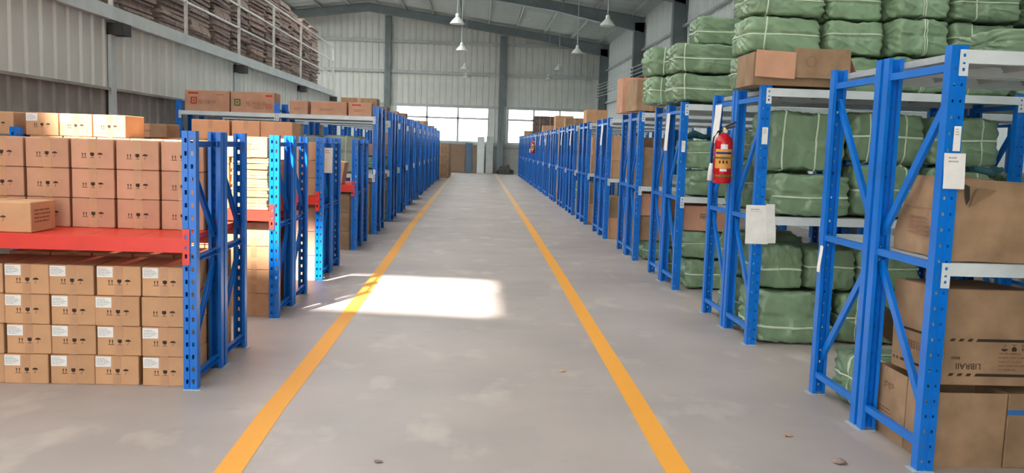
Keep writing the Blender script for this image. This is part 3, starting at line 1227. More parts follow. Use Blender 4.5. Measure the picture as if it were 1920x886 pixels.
# rack 1
bale(2.28, 2.92, 4.66, 5.17, 0, .33, 'green bale with crossed bands on the floor behind the double post of the first rack', None, straps=[(2, .1), (1, .1), (0, -.6)])
bale(2.96, 3.5, 4.66, 5.17, 0, .33, 'green bale on the floor deep in the rear carton rack', 'deep bales of the first rack')
bale(2.96, 3.5, 4.66, 5.17, .332, .62, 'upper green bale deep in the rear carton rack', 'deep bales of the first rack')
bale(2.66, 3.2, 4.66, 5.17, 1.022, 1.32, 'green bale on the rear middle shelf of the first rack', None)
bale(2.50, 3.30, 4.04, 4.5, 2.012, 2.15, 'flat pale green bale lying on the front top shelf of the first rack', None, straps=[(0, -.6), (0, .2)])
# rack 3
g = 'bales on the top shelf of the red-printed carton rack'
bale(2.10, 2.78, 9.10, 9.66, 2.034, 2.345, 'broad green bale, lower of two at the end of the top shelf', None, straps=[(2, -.1), (0, -.72)])
bale(2.08, 2.76, 9.10, 9.66, 2.346, 2.66, 'broad green bale, upper of two at the end of the top shelf', None, straps=[(2, -.05), (0, -.7)])
bale(2.36, 2.98, 9.3, 9.72, 2.662, 2.98, 'green bale crowning the two broad bales', None, straps=[(2, -.1)])
for z0 in (2.012, 2.34, 2.66):
    bale(2.81 if z0 < 2.6 else 3.09, 3.42 if z0 < 2.6 else 3.6, 9.12, 9.68, z0 + .022, z0 + .312, 'green bale beside the two broad bales on the top shelf, ' + {2.012: 'bottom', 2.34: 'middle', 2.66: 'topmost'}[z0] + ' one', g, straps=[(2, .05)])
bale(1.98, 2.6, 9.82, 10.36, 2.034, 2.36, 'overhanging green bale on the rear top shelf, lower one', None, straps=[(2, .0), (0, -.6)])
bale(1.97, 2.58, 9.82, 10.36, 2.361, 2.70, 'overhanging green bale on the rear top shelf, upper one', None, straps=[(0, -.5), (0, -.1)], knot=True)
g = 'bales at the middle level of the red-printed carton rack'
bale(2.345, 2.86, 9.15, 9.66, 1.022, 1.32, 'green bale with a gathered end on the middle shelf above the red-printed carton', None, straps=[], knot=True)
bale(2.25, 2.82, 9.14, 9.66, 1.32, 1.64, 'green banded bale on the middle shelf, topped by a dark cloth', None, straps=[(2, .1)])
bale(2.9, 3.5, 9.14, 9.66, 1.022, 1.34, 'green bale deeper on the middle shelf behind the gathered bale', g)
bale(2.9, 3.5, 9.14, 9.66, 1.341, 1.64, 'upper green bale deeper on the middle shelf behind the gathered bale', g)
g = 'floor bales of the red-printed carton rack'
bale(2.345, 2.86, 9.15, 9.66, 0, .34, 'green bale on the floor under the red-printed carton, the lower one', None, straps=[(2, .0)], knot=True)
bale(2.27, 2.84, 9.15, 9.66, .341, .65, 'green bale directly under the red-printed carton', None, straps=[(2, .1)])
bale(2.9, 3.5, 9.12, 9.66, 0, .34, 'green bale on the floor deeper in the red-printed carton rack', g)
bale(2.28, 2.85, 9.84, 10.36, 0, .36, 'green bale on the floor of the rack with the overhanging bales', 'bales in the overhang rack')
bale(2.28, 2.85, 9.84, 10.36, .362, .7, 'upper green bale at the floor of the rack with the overhanging bales', 'bales in the overhang rack')
# rack 4 floor
bale(2.345, 2.87, 11.55, 12.05, 0, .28, 'green bale on the floor under the cartons of the torn carton rack', None, straps=[(2, 0)], knot=True)


# ------------------------------------------------------------------ cartons on the bale side
def open_carton(x, y, z, w, d, h, label, rx=0, ry=0, rz=0, flaps=(), material='carton_old', group=None):
    """open box: walls with thickness, base, and flaps (side, angle, length)"""
    r = thing('open_carton', label, 'carton', (x, y + d / 2, z), (rx, ry, rz), group)
    t = .006
    mb = MB()
    mb.box(-w / 2, w / 2, -d / 2, d / 2, 0, t)
    mb.box(-w / 2, w / 2, -d / 2, -d / 2 + t, t, h)
    mb.box(-w / 2, w / 2, d / 2 - t, d / 2, t, h)
    mb.box(-w / 2, -w / 2 + t, -d / 2 + t, d / 2 - t, t, h)
    mb.box(w / 2 - t, w / 2, -d / 2 + t, d / 2 - t, t, h)
    one('body', mb, material, r)
    for side, ang, ln, cut in flaps:
        mb = MB()
        if side in '-+':          # x sides
            L = d - cut
            mb.box(-L / 2, L / 2, -.004, 0, 0, ln)
            s = -1 if side == '-' else 1
            o = one('flap', mb, material, r, (s * (w / 2), 0, h), (0, 0, 0))
            o.rotation_euler = Matrix.Rotation(-s * PI / 2 if s < 0 else PI / 2, 3, 'Z').to_euler()
            o.rotation_euler = (Matrix.Rotation(s * PI / 2, 3, 'Z') @ Matrix.Rotation(ang, 3, 'X')).to_euler()
        else:                      # f front, b back
            L = w - cut
            mb.box(-L / 2, L / 2, -.004, 0, 0, ln)
            s = 0 if side == 'f' else PI
            one('flap', mb, material, r, (0, -d / 2 if side == 'f' else d / 2, h), (Matrix.Rotation(s, 3, 'Z') @ Matrix.Rotation(ang, 3, 'X')).to_euler())
    return r


# big slumped carton on the middle shelf of rack 1
r = thing('slumped_carton', 'big slumped carton with a torn corner on the middle shelf behind the notice', 'carton', (2.27, 3.93, 1.022))
w, d, h = .74, .56, .40
bm = bmesh.new()
bmesh.ops.create_cube(bm, size=1)
bmesh.ops.subdivide_edges(bm, edges=bm.edges[:], cuts=7, use_grid_fill=True)
for v in bm.verts:
    u = Vector((v.co.x + .5, v.co.y + .5, v.co.z + .5))
    p = Vector((u.x * w, u.y * d, u.z * h))
    t = max(0, u.z - .25) / .75
    if u.x < .5:
        p.y -= (t ** 1.3) * .20 * u.y * (1 - u.x)          # far upper corner sinks in
    p.y += .022 * math.sin(u.z * PI) * (1 - u.y) * -1 + .02 * u.z * (1 - u.y)
    p.z -= .035 * u.x * u.z + .03 * math.sin(u.y * PI) * (u.z > .99) * 0
    p += Vector((.012, .012, .006)) * noise.noise(u * 3.1)
    p.z = max(p.z, 0)
    p.y = max(p.y, .002)
    v.co = p
bmesh.ops.recalc_face_normals(bm, faces=bm.faces)
me = bpy.data.meshes.new('body')
bm.to_mesh(me)
bm.free()
me.materials.append(MATS['carton_old'])
put('body', me, r)
mb = MB()
for k, (xa, xb, dz) in enumerate(((.05, .22, .0), (.22, .5, .0), (.5, .73, -.012))):
    mb.face([(xa, .012, .402 + dz - .02 * k), (xb, .012, .398 + dz - .02 * k), (xb, .16, .40 + dz - .02 * k), (xa, .17, .41 + dz - .02 * k)])
one('top_flap', mb, 'carton_old', r)
mb = MB()
mb.face([(.03, -.0015, .37), (.055, -.0015, .36), (.06, -.0015, .30), (.045, -.0015, .27), (.035, -.0015, .31)])
one('tear', mb, 'dark', r, (0, -.012, .0))
mb = MB()
mb.face([(.06, .0, .26), (.19, .0, .345), (.08, -.035, .355), (.06, -.045, .345)])
mb.face([(.06, .003, .26), (.06, -.042, .345), (.08, -.032, .355), (.19, .003, .345)])
one('torn_flap', mb, 'carton_old', r, (0, -.012, 0))
put('printed_text', lines_mesh(.26, .10, 5, 'ink_faint', 21), r, (-.010, .40, .10), (0, 0, -PI / 2))
mb = MB()
mb.box(0, .4, -.001, 0, 0, .004)
one('printed_line', mb, 'ink_faint', r, (-.012, .46, .235), (0, 0, -PI / 2))
# rolled dark cloth peeping out
mb = MB()
for k in range(9):
    for q in range(7):
        a = 2 * PI * q / 7
        t = k / 8
        rr = (.018 + .009 * math.sin(5 * t + q)) * (1 - .5 * abs(t - .5))
        mb.v.append((t * .15, rr * math.cos(a), rr * math.sin(a) * (1 + .9 * (.55 < t < .85))))
for k in range(8):
    for q in range(7):
        mb.f.append((k * 7 + q, k * 7 + (q + 1) % 7, (k + 1) * 7 + (q + 1) % 7, (k + 1) * 7 + q))
tag(one('cloth', mb, 'teal_cloth', None, (2.45, 4.12, 1.46), smooth=True), 'dark teal cloth lying on the big slumped carton', 'cloth')

# tilted upside-down printed carton below it
TC = carton(2.52, 3.955, .402, .46, .50, .47, 'upside-down printed carton resting on open cartons under the middle shelf', None, material='carton_old', tape=False, rx=-.05)
hw, hd = .23, .25
for zz in (.215, .045):
    mb = MB()
    x = -hw + .03
    for k in range(3):
        mb.face([(x, 0, 0), (x + .022, 0, 0), (x + .032, 0, .014), (x + .010, 0, .014)])
        x += .044
    mb.face([(x, 0, 0), (hw, 0, 0), (hw, 0, .014), (x + .010, 0, .014)])
    one('printed_band', mb, 'ink', TC, (0, -hd - .0015, zz))
    mb = MB()
    mb.face([(0, 0, 0), (.40, 0, 0), (.40, 0, .013), (0, 0, .013)])
    for k in range(2):
        mb.face([(.42 + .035 * k, 0, 0), (.437 + .035 * k, 0, 0), (.445 + .035 * k, 0, .013), (.428 + .035 * k, 0, .013)])
    o = one('printed_band', mb, 'ink', TC, (-hw - .0015, -hd, zz), (0, 0, PI / 2))
put('printed_text', textmesh('LIBRAII', .042, 'ink'), TC, (-.10, -hd - .002, .095), (PI / 2, PI, 0))
put('printed_text', textmesh('09/60', .02, 'ink'), TC, (-.165, -hd - .002, .135), (PI / 2, PI, 0))
put('printed_text', lines_mesh(.15, .10, 5, 'ink_faint', 9), TC, (.05, -hd - .0018, .07))
put('printed_marks', marks_mesh(), TC, (.125, -hd - .002, .205), (0, PI, 0))
put('printed_text', textmesh('CETEEE', .055, 'ink_faint'), TC, (-hw - .002, .0, .15), (Matrix.Rotation(-PI / 2, 3, 'Z') @ Matrix.Rotation(PI / 2, 3, 'X') @ Matrix.Rotation(PI, 3, 'Z')).to_euler())
# open cartons at floor level
open_carton(2.45, 3.955, 0, .36, .265, .375, 'open carton on the floor below the upside-down printed carton', flaps=[])
o = open_carton(2.42, 4.23, 0, .30, .31, .375, 'open carton with a leaf logo on the floor beside the lower brace', flaps=[])
put('printed_text', textmesh('gogo', .055, 'ink_faint'), o, (-.1515, .03, .29), (Matrix.Rotation(-PI / 2, 3, 'Z') @ Matrix.Rotation(PI / 2, 3, 'X')).to_euler())
put('printed_text', lines_mesh(.22, .10, 5, 'ink_faint', 31), o, (-.1515, .12, .06), (0, 0, -PI / 2))
r = carton(2.85, 3.955, 0, .42, .5, .375, 'floor carton bound with a blue tape band', None, material='carton_old')
mb = MB()
mb.box(-.212, .212, -.252, -.25, .27, .295)
one('blue_band', mb, 'blue_tape', r)
o = tag(put('cardboard_scrap', boxmesh(.34, .012, .24, 'carton_old', .002), None, (2.47, 4.88, .43), (-.5, .5, .5)), 'loose cardboard piece leaning on the floor bale in the first rack', 'cardboard')
# wide carton with hanging flaps on rack 2 top
r = thing('flapped_carton', 'wide carton with flaps hanging open at the edge of the top shelf', 'carton', (2.47, 6.56, 2.034))
mb = MB()
for (x0, x1, y0, y1, z0, z1) in ((-.36, .38, 0, .42, 0, .006), (-.36, .38, 0, .006, .006, .25), (-.36, .38, .414, .42, .006, .25), (-.36, -.354, .006, .414, .006, .25), (.374, .38, .006, .414, .006, .25)):
    mb.box(x0, x1, y0, y1, z0, z1)
one('body', mb, 'carton_old', r)
mb = MB()
mb.box(-.15, .15, -.005, 0, -.205, 0)
o = one('flap', mb, 'carton_pink', r, (-.205, -.045, .255), (-.13, .05, -.10))
mb = MB()
mb.box(-.22, .22, -.005, 0, -.225, 0)
o = one('flap', mb, 'carton_old', r, (.165, -.018, .285), (-.07, 0, .02))
mb = MB()
for q in range(20):
    a, b2 = 2 * PI * q / 20, 2 * PI * (q + 1) / 20
    mb.face([(.036 * math.cos(a), 0, .036 * math.sin(a)), (.036 * math.cos(b2), 0, .036 * math.sin(b2)), (.041 * math.cos(b2), 0, .041 * math.sin(b2)), (.041 * math.cos(a), 0, .041 * math.sin(a))])
one('pressed_ring', mb, 'ink_faint', o, (-.09, -.0065, -.1))
mb = MB()
mb.box(-.004, 0, -.2, .2, -.06, .2)
one('side_flap', mb, 'carton_pink', r, (.42, .22, .12), (0, -.5, .2))
# carton with red mark on rack 3
o = carton(2.54, 9.14, .652, .48, .44, .27, 'carton with a red square mark lying under the middle shelf on green bales', None, material='carton_pink', rz=-.18)
put('printed_text', lines_mesh(.12, .06, 3, 'ink', 12), o, (-.05, -.2215, .13))
mb = MB()
for (x0, x1, z0, z1) in ((0, .12, 0, .015), (0, .12, .145, .16), (0, .015, .015, .145), (.105, .12, .015, .145), (.04, .08, .05, .1)):
    mb.box(x0, x1, -.001, 0, z0, z1)
one('printed_mark', mb, 'ink_red', o, (-.2405, .06, .05), (0, 0, -PI / 2))
carton(2.5, 9.86, .72, .44, .4, .24, 'printed carton lying on bales in the overhang rack', None, material='carton_pink')
tag(put('cloth', cached(('rag',), lambda: (lambda b: (b.tube([(0, 0, 0), (.08, .02, .03), (.18, -.02, .0), (.3, .02, .02)], [.03, .045, .03, .02], 8), b.mesh('cloth', 'teal_cloth', True))[1])(MB())), None, (2.3, 9.3, 1.67)), 'dark rag on the banded bale of the middle shelf', 'cloth')
# rack 4
carton(2.30, 11.50, 2.034, .40, .5, .42, 'torn carton patched with tape on top of the fourth rack', None, material='carton_old', rz=.12)
carton(2.34, 12.25, 2.034, .55, .5, .50, 'tall carton behind the torn carton on the fourth rack', None, material='carton_pink')
o = carton(2.43, 11.52, 1.022, .36, .5, .53, 'tall carton with printed characters on the middle shelf of the fourth rack', None, material='carton_old')
put('printed_text', textmesh('易碎', .09, 'ink_faint'), o, (0, -.2515, .30), (PI / 2, PI / 2, 0))
carton(2.45, 11.52, .28, .40, .5, .33, 'carton under the middle shelf of the fourth rack, lower', None, material='carton_old')
carton(2.45, 11.52, .62, .40, .5, .30, 'carton under the middle shelf of the fourth rack, upper', None, material='carton_pink')
for z0 in (0, .34, .68, 1.022, 1.36):
    if z0 != .68:
        carton(2.55, 12.2, z0, .5, .5, .33, 'carton in the rear half of the fourth rack, %s' % ('on the floor' if z0 == 0 else 'stacked off the floor' if z0 < .5 else 'on the shelf' if z0 < 1.1 else 'stacked on the shelf'), 'rear cartons of the fourth rack', material='carton_old')

# stock in the far racks of the bale side
rf = random.Random(23)
for i in range(4, len(R_Y)):
    y = R_Y[i] + .06
    for z0, top in ((0, .92), (1.022, 1.85)):
        z = z0
        while z < top - .25:
            h = rf.choice((.26, .3, .36, .42))
            if z + h > top:
                break
            if rf.random() < .22:
                bale(2.29, 2.29 + rf.uniform(.5, .62), y, y + .52, z, z + h, 'green bale in the %s rack row past the torn-carton rack, %s' % (ORD[i - 4], 'on the floor' if z == 0 else 'at knee height' if z < .5 else 'at hip height' if z < 1 else 'at chest height' if z < 1.03 else 'at chin height' if z < 1.4 else 'at head height'), 'far rack bales', straps=[(2, 0)])
            else:
                w = rf.uniform(.36, .55)
                plain_carton(2.29 + w / 2, y, z, round(w, 1), .5, h - .004, 'carton in the %s rack row past the torn-carton rack, %s' % (ORD[i - 4], 'on the floor' if z == 0 else 'off the floor' if z < .5 else 'under mid-beam' if z < 1 else 'on mid-shelf' if z < 1.03 else 'stacked on mid-shelf' if z < 1.4 else 'under the top shelf'), 'far rack cartons', rf.choice(('carton_old', 'carton_pink', 'carton')))
            z += h
tops = [(5, 2.36, .42, .26, 'carton'), (7, 2.42, .45, .24, 'carton_old'), (8, 2.42, .5, .38, 'carton'), (10, 2.5, .6, .22, 'carton_pink'), (15, 2.5, .5, .25, 'carton')]
for i, x, w, h, mt in tops:
    plain_carton(x, R_Y[i] + .08, 2.012, w, .5, h, 'carton on the top shelf of the %s rack row past the torn-carton rack' % ORD[i - 4], 'far rack top cartons', mt)


def bundle_mesh(w, d, h, seed, n=11):
    def mk():
        rnd = random.Random(seed)
        b = MB()
        t = h / n
        for k in range(n):
            sx, sy = rnd.uniform(-.03, .03), rnd.uniform(-.03, .03)
            ww, dd = w / 2 - rnd.uniform(0, .04), d / 2 - rnd.uniform(0, .05)
            M = Matrix.Translation((sx, sy, 0)) @ Matrix.Rotation(rnd.uniform(-.02, .02), 4, 'Z') @ Matrix.Rotation(rnd.uniform(-.008, .008), 4, 'X')
            b.box(-ww, ww, -dd, dd, k * t, k * t + t * .995, M)
        return b.mesh('sheets', 'bundle')
    return cached(('bundle', w, d, h, seed, n), mk)


def bundle(x, y, z, w, d, h, seed, label, group, rz=0.0):
    r = thing('cardboard_bundle', label, 'bundle', (x, y, z), (0, 0, rz), group)
    o = put('sheets', bundle_mesh(w, d, h, seed), r)
    o['kind'] = 'stuff'
    for s in (-.22, .22):
        mb_ = cached(('bstrap', w, d, h, s), lambda: (lambda b: (b.box(w * s - .008, w * s + .008, -d / 2 - .012, -d / 2 - .009, 0, h), b.box(w * s - .008, w * s + .008, d / 2 + .009, d / 2 + .012, 0, h), b.box(w * s - .008, w * s + .008, -d / 2 - .012, d / 2 + .012, h, h + .003), b.mesh('strap', 'strap'))[3])(MB()))
        put('strap', mb_, r)
    return r


for k, (dy, dz) in enumerate(((0, 0), (.0, .256), (.0, .512))):
    bundle(2.82, 36.03, 2.036 + dz, .98, .5, .25, k + 60, 'dark strapped bundle on a far rack against the bright windows, %s one' % ('lowest', 'middle', 'topmost')[k], 'dark bundles against the windows')

# ------------------------------------------------------------------ stock on the tall racks of the carton side
def long_carton(xa, xb, y, label, style):
    o = carton((xa + xb) / 2, y, 1.905, xb - xa, .42, .325 if style < 2 else .21, label, None, material='carton_pink', tape=False)
    w = xb - xa
    f = -.2115

    def q(nm, x0, x1, z0, z1, m_):
        b = MB()
        b.face([(x0, 0, z0), (x1, 0, z0), (x1, 0, z1), (x0, 0, z1)])
        one(nm, b, m_, o, (0, f, 0))
    if style == 0:
        q('printed_block', -w * .42, -w * .20, .265, .295, 'ink_red')
        put('printed_text', textmesh('恒力股份', .07, 'ink_faint'), o, (.0, f - .0005, .14), (PI / 2, 0, 0))
        put('printed_text', lines_mesh(.16, .03, 1, 'ink_faint', 41), o, (w * .2, f, .25))
        mk_, mx, mz = 'ink_red', -w * .37, .11
    else:
        put('printed_text', textmesh('恒力股份', .085, 'ink_faint'), o, (.06, f - .0005, .13), (PI / 2, 0, 0))
        put('printed_text', lines_mesh(.2, .03, 1, 'ink_faint', 42), o, (.0, f, .06))
        put('printed_text', lines_mesh(.14, .09, 4, 'ink_red', 43), o, (w * .3, f, .06))
        q('printed_block', w * .30, w * .45, .255, .285, 'ink_red')
        mk_, mx, mz = 'ink_green', -w * .42, .10
    b = MB()
    for (x0, x1, z0, z1) in ((0, .10, 0, .02), (0, .10, .09, .11), (0, .02, .02, .09), (.08, .10, .02, .09), (.035, .065, .04, .07)):
        b.face([(x0, 0, z0), (x1, 0, z0), (x1, 0, z1), (x0, 0, z1)])
    one('printed_mark', b, mk_, o, (mx, f, mz))
    return o


long_carton(-4.66, -3.96, 13.90, 'long printed carton with a red block mark above the white beam', 0)
long_carton(-3.94, -3.25, 13.90, 'long printed carton with a green square mark above the white beam', 1)
for xa, xb, lb in ((-3.02, -2.72, 'small carton between posts above the white beam'), (-2.68, -2.10, 'carton with faded lettering above the white beam'), (-2.08, -1.70, 'carton with a red stripe above the white beam')):
    o = carton((xa + xb) / 2, 13.92, 1.905, xb - xa - .01, .40, .215, lb, None, material='carton_pink', tape=False)
    put('printed_text', lines_mesh((xb - xa) * .55, .05, 2, 'ink_faint', 44), o, (-(xb - xa) * .25, -.2015, .06))
    if xb == -1.70:
        mb = MB()
        mb.face([(-.1, 0, 0), (.04, 0, 0), (.04, 0, .022), (-.1, 0, .022)])
        one('printed_block', mb, 'ink_red', o, (-.03, -.2015, .165))
carton(-1.99, 14.5, 1.905, .6, .4, .32, 'round-marked carton behind the faded-lettering carton', None, material='carton_old')
for x in (-4.36, -3.69, -2.82, -2.15):
    bale(x - .32, x + .32, 13.93, 14.38, .98, 1.5 + (x > -3) * .1, 'grey wrapped bale below the long printed cartons, %s from the aisle' % ORD[3 - (-4.36, -3.69, -2.82, -2.15).index(x)], 'grey bales on the first tall rack', 'bale_grey', straps=[(0, .1)])
for lay in range(2):
    for x in (-1.97, -2.5):
        carton(x, 13.93, lay * .42, .5, .45, .41, 'large floor carton of the first tall rack, %s layer, %s from the aisle' % (LAYER[lay], ORD[(-1.97, -2.5).index(x)]), 'floor cartons of the first tall rack', material='carton_old')
rt_ = random.Random(31)
for i in range(1, len(T_Y)):
    y = T_Y[i] + .05
    for z0, top in ((0, .9), (.985, 1.8), (1.91, 2.2)):
        z = z0
        while z < top - .2:
            h = rt_.choice((.22, .26, .3, .36))
            if z0 < 1.9 and z + h > top:
                break
            w = rt_.choice((.4, .5, .6))
            for c in range(2 if z0 > 1.9 and i < 5 else 1):
                if rt_.random() < .2 and z0 < 1.9:
                    bale(-1.70 - w, -1.70, y, y + .48, z, z + h, 'green bale in the %s rack row behind the long cartons, %s' % (ORD[i - 1], 'on the floor' if z == 0 else 'at knee height' if z < .5 else 'at hip height' if z < .9 else 'at chest height' if z < 1 else 'at chin height' if z < 1.3 else 'at head height'), 'far bales of the carton side', straps=[(2, 0)])
                else:
                    plain_carton(-1.70 - w / 2 - c * .65, y, z, w, .46, h - .004, 'carton in the %s rack row behind the long cartons, %s' % (ORD[i - 1], ('on top by the aisle' if c == 0 else 'on top, second in') if z0 > 1.9 else 'on the floor' if z == 0 else 'stacked off the floor' if z < .5 else 'below the middle beam' if z < .9 else 'on the middle shelf' if z < 1 else 'stacked on mid-shelf' if z < 1.35 else 'below the top beam'), 'far cartons of the carton side', rt_.choice(('carton_old', 'carton_pink')))
            z += h
            if z0 > 1.9:
                break
# stack of cartons at the end of the carton side
for k in range(3):
    for lay in range(4):
        for c in range(2):
            plain_carton(-1.62 - c * .82, 38.3 + k * 1.3, lay * .38, .78, 1.1, .375, 'carton in the free-standing stack, %s layer, %s pile from the far wall, %s' % (LAYER[lay], ORD[2 - k], ('aisle side', 'inner side')[c]), 'cartons stacked before the far wall', 'carton_old')

# ------------------------------------------------------------------ mezzanine stock
rm = random.Random(3)
for k in range(13):
    y = 11.0 + k * 1.45
    zt = MZ_Z - .02
    for lay in range(5 if k < 9 else 4):
        h = rm.choice((.42, .48, .52))
        bundle(-5.85 + rm.uniform(-.05, .05), y + rm.uniform(-.08, .08), zt, 1.05, 1.22, h, 1 + (k * 5 + lay) % 6, 'cardboard bundle behind the mezzanine rail, %s stack from the far end, %s layer' % (ORD[12 - k], LAYER[lay]), 'cardboard bundles on the mezzanine', rz=rm.uniform(-.06, .06))
        zt += h + .02

# ------------------------------------------------------------------ pendant lamps
for x, ys in ((3.55, (24.1, 31.3, 38.3, 43.9)), (-.65, (24.9, 31.8, 39.6, 44.6))):
    for y in ys:
        L = thing('pendant_lamp', ('white pendant lamp over the bale racks, %s from the far wall' if x > 0 else 'white pendant lamp over the aisle, %s from the far wall') % ORD[3 - ys.index(y)], 'lamp', (x, y, 4.93), group='pendant lamps over the bale racks' if x > 0 else 'pendant lamps over the aisle')
        sh = cached(('shade',), lambda: (lambda b: (b.lathe([(.215, 0), (.205, .025), (.15, .10), (.085, .165), (.06, .19), (.06, .192), (.054, .188), (.145, .09), (.20, .018), (.215, 0)], 28), b.mesh('lamp_shade', 'lamp_enamel', True))[1])(MB()))
        put('lamp_shade', sh, L)
        so = cached(('socket',), lambda: (lambda b: (b.lathe([(.0, .185), (.058, .185), (.062, .20), (.05, .29), (.02, .30), (0, .30)], 16), b.mesh('socket', 'lamp_enamel', True))[1])(MB()))
        put('socket', so, L)
        bu = cached(('bulb',), lambda: (lambda b: (b.lathe([(0, .02), (.04, .035), (.055, .08), (.04, .13), (.025, .19), (0, .19)], 14), b.mesh('bulb', 'paper', True))[1])(MB()))
        put('bulb', bu, L)
        b = MB()
        b.tube([(0, 0, .29), (0, 0, roof_z(x) - 4.93)], .013, 6)
        one('rod', b, 'steel_pale', L)

# conductor wires on insulators along the right wall
for k in range(5):
    b = MB()
    z = 4.25 + k * .15
    b.tube([(6.32, 46.2, z - .25), (6.3, 45.25, z + .0), (6.3, 40.2, z - .06), (6.3, 35.4, z + .02), (6.3, 32.0, z - .02), (6.3, 28.4, z + .02)], .011, 5)
    tag(one('wire', b, 'steel_pale', None), 'bare wire strung between wall columns, %s from the top' % ORD[4 - k], 'wire', 'wires along the side wall')
for y in (45.25, 35.45, 28.35):
    r = thing('insulator_bracket', 'insulator bracket on the %s wall column from the far wall' % ORD[(45.25, 35.45, 28.35).index(y)], 'bracket', (6.30, y, 4.1), group='insulator brackets')
    b = MB()
    b.box(.022, .052, -.03, .03, 0, .85)
    one('bracket', b, 'steel_pale', r)
    for k in range(5):
        b = MB()
        b.tube([(-.03, 0, .108 + k * .15), (.022, 0, .108 + k * .15)], .028, 8)
        one('insulator', b, 'dark', r)

# ------------------------------------------------------------------ leaning panels and tarps at the far wall
for xa, xb, h, m_, nm, lb in ((-1.38, -.62, 1.50, 'brown_board', 'board', 'wide brown board leaning on the far wall beside a blue board'),
                              (-.60, -.22, 1.62, 'blue_board', 'board', 'narrow blue-grey board leaning between brown boards'),
                              (-.20, .0, 1.50, 'brown_board', 'board', 'narrow brown board leaning next to the white door panel'),
                              (.03, .42, 1.98, 'siding_pale', 'door_panel', 'white door leaf leaning on the far wall'),
                              (.52, .90, 2.02, 'steel_pale', 'door_panel', 'mottled grey door leaf leaning by the column')):
    r = thing(nm, lb, 'panel', ((xa + xb) / 2, 46.42, 0), (-.10, 0, 0))
    W = xb - xa
    b = MB()
    b.box(-W / 2, W / 2, 0, .04, 0, h)
    one('leaf', b, m_, r)
    b = MB()
    for z in (.02, h * .5, h - .08):
        b.box(-W / 2 + .02, W / 2 - .02, -.012, 0, z, z + .06)
    one('batten', b, m_, r)
bm = bmesh.new()
bmesh.ops.create_icosphere(bm, subdivisions=3, radius=1)
for v in bm.verts:
    n1 = noise.noise(v.co * 2.2)
    v.co = Vector((v.co.x * .5, v.co.y * .35, max(0, v.co.z) * .5)) * (1 + .5 * n1)
me = bpy.data.meshes.new('tarp')
bm.to_mesh(me)
bm.free()
me.materials.append(MATS['tarp'])
for (x, y, s) in ((1.62, 46.0, .9), (2.75, 45.6, .8)):
    tag(put('tarp_heap', me, None, (x, y, 0), (0, 0, s * 3), (s, s, s)), 'heap of dark tarpaulin on the floor by the far wall column' if s > .85 else 'smaller dark tarpaulin heap against the end rack', 'tarpaulin')

# ------------------------------------------------------------------ fire extinguishers
def extinguisher(x, y, z, label):
    r = thing('fire_extinguisher', label, 'fire extinguisher', (x, y, z), (0, 0, 0))
    R = .075
    b = MB()
    b.lathe([(0, 0), (R * .93, 0), (R, .012), (R, .34), (R * .9, .375), (R * .6, .40), (.03, .412), (.022, .42), (0, .42)], 28)
    one('cylinder', b, 'red_paint', r, smooth=True)

    def patch(nm, a0, a1, z0, z1, m_, e=.0012):
        b = MB()
        n = 10
        for k in range(n):
            t0, t1 = a0 + (a1 - a0) * k / n, a0 + (a1 - a0) * (k + 1) / n
            rr = R + e
            b.face([(rr * math.cos(t0), rr * math.sin(t0), z0), (rr * math.cos(t1), rr * math.sin(t1), z0), (rr * math.cos(t1), rr * math.sin(t1), z1), (rr * math.cos(t0), rr * math.sin(t0), z1)])
        return one(nm, b, m_, r)
    c = -PI * .56
    patch('label', c - 1.05, c + 1.05, .125, .285, 'yellow_label')
    patch('label', c - .38, c + .38, .285, .325, 'paper')
    patch('label', c - .38, c + .38, .10, .122, 'paper')
    patch('lettering', c - .95, c + .95, .243, .262, 'ink_blue', .002)
    for k in range(3):
        patch('lettering', c - .5 + .38 * k, c - .32 + .38 * k, .165, .19, 'ink', .002)
    for z0 in (.055, .205):
        b = MB()
        b.lathe([(R + .001, z0), (R + .004, z0), (R + .004, z0 + .016), (R + .001, z0 + .016)], 28)
        b.box(-.045, .005, -R - .012, -R - .002, z0 - .002, z0 + .018)
        b.box(R - .002, R + .018, -.008, .008, z0, z0 + .016)
        one('mounting_band', b, 'brass', r)
    b = MB()
    b.box(-.02, .02, -.018, .018, .415, .45)
    b.tube([(0, 0, .45), (0, 0, .465)], .016, 10)
    one('valve', b, 'brass', r)
    b = MB()
    b.bar((-.01, 0, .452), (.085, -.02, .478), .018, .006, (0, 1, 0))
    b.bar((-.01, 0, .462), (.09, -.02, .512), .018, .006, (0, 1, 0))
    one('lever', b, 'black', r)
    b = MB()
    b.tube([(0, -.018, .435), (0, -.034, .435)], .017, 14)
    one('gauge', b, 'paper', r)
    b = MB()
    b.tube([(-.018, 0, .44), (-.055, -.005, .43), (-.09, -.01, .38), (-.10, -.012, .28), (-.10, -.014, .16)], .008, 8)
    one('hose', b, 'black', r, smooth=True)
    b = MB()
    b.tube([(-.10, -.014, .165), (-.104, -.014, .12), (-.108, -.014, .02)], [.012, .018, .021], 10)
    one('nozzle', b, 'paper', r, smooth=True)
    return r


extinguisher(2.075, 7.12, 1.25, 'red fire extinguisher with yellow label strapped to the rack posts')
extinguisher(2.075, 31.6, 1.28, 'small distant red fire extinguisher on a far rack of the bale side')


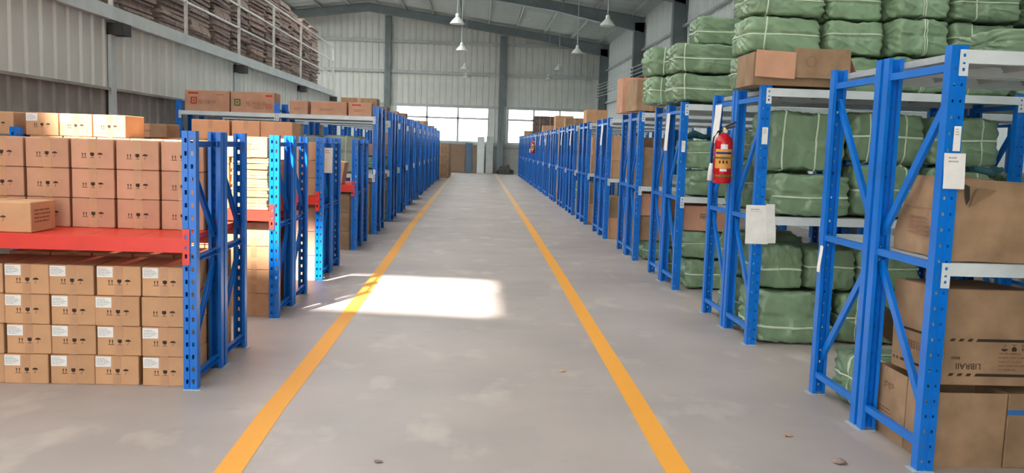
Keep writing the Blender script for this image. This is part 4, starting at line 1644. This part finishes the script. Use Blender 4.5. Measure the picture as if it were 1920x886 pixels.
# ------------------------------------------------------------------ papers on the racks
def sheet(x, y, ztop, w, h, label, curl=.02, face='y', lines=6, group=None, material='paper', cat='paper', rz=0.0):
    r = thing('paper_sheet', label, cat, (x, y, ztop - h), (0, 0, (0 if face == 'y' else -PI / 2) + rz), group)
    b = MB()
    n = 8
    rows = []
    for k in range(n + 1):
        t = k / n
        yo = -curl * math.sin((1 - t) * 2.2) * (1 - t)
        rows.append((yo, t * h))
    for (ya, za), (yb, zb) in zip(rows, rows[1:]):
        b.face([(-w / 2, ya, za), (w / 2, ya, za), (w / 2, yb, zb), (-w / 2, yb, zb)])
        b.face([(w / 2, ya + .0012, za), (-w / 2, ya + .0012, za), (-w / 2, yb + .0012, zb), (w / 2, yb + .0012, zb)])
    one('sheet', b, material, r, smooth=True)
    if lines:
        put('printed_text', lines_mesh(round(w * .6, 3), round(h * .3, 3), lines, 'paper_line', 51), r, (-w * .3, -.002, h * .62))
    return r


sheet(2.222, 3.884, 1.535, .102, .165, 'white paper notice bent over the front post of the torn carton rack', .012, lines=3)
sheet(2.226, 3.886, 1.66, .034, .115, 'narrow white tag with print above the bent notice', .0, lines=3)
sheet(2.16, 5.17, .95, .045, .165, 'curled white tag on the far post of the first rack', .015, 'x', 0)
sheet(2.19, 6.505, 1.11, .18, .30, 'printed white sheet taped over a post of the bale rack', .03, lines=5)
sheet(2.292, 6.506, 1.12, .075, .30, 'second loose white sheet hanging beside the printed one', .05, lines=0, rz=.2)
sheet(2.215, 6.514, 1.71, .045, .13, 'white name tag high on the post above the loose sheets', .0, lines=3)
sheet(2.155, 7.62, 1.93, .20, .34, 'long blank white paper hanging above the fire extinguisher', .02, 'x', 0)
sheet(2.155, 9.62, 1.93, .16, .42, 'long blank white paper hanging on the red-printed carton rack', .02, 'x', 0)
sheet(2.21, 9.073, 1.62, .04, .12, 'white name tag on the post of the red-printed carton rack', .0, lines=3)
for i in (4, 6, 7, 9, 10, 11):
    sheet(2.155, R_Y[i] + .5, 1.93, .2, .36, 'white paper hanging on the %s rack row past the torn-carton rack' % ORD[i - 4], .02, 'x', 0, 'papers on the far racks')
sheet(-1.655, 9.635, 1.42, .10, .28, 'grey paper strip hanging on the frame of the third low rack', .02, 'y', 4)
sheet(-1.78, 5.42, 1.45, .06, .22, 'narrow grey paper strip hanging inside the first low rack', .02, 'y', 0, material='paper_line')
sheet(-1.64, 13.845, 1.06, .035, .08, 'small white tag on the first tall rack post', .0, 'y', 0)

# ------------------------------------------------------------------ floor litter
for k, (x, y, s) in enumerate(((1.72, 4.37, .02), (1.83, 3.98, .03), (.62, 5.6, .02), (-.42, 3.9, .018))):
    bm = bmesh.new()
    bmesh.ops.create_icosphere(bm, subdivisions=1, radius=s)
    for v in bm.verts:
        v.co = Vector((v.co.x * 1.3, v.co.y * .8, v.co.z * .35 + s * .35)) * (1 + .5 * noise.noise(v.co * 60 + Vector((k, 0, 0))))
        v.co.z = max(0, v.co.z)
    me = bpy.data.meshes.new('litter')
    bm.to_mesh(me)
    bm.free()
    me.materials.append(MATS['bundle' if k % 2 else 'carton'])
    tag(put('litter', me, None, (x, y, 0)), ('small crumb of litter on the floor near the torn carton rack' if x > 1.5 else 'small crumb of litter between the two yellow lines'), 'litter', 'litter on the floor')
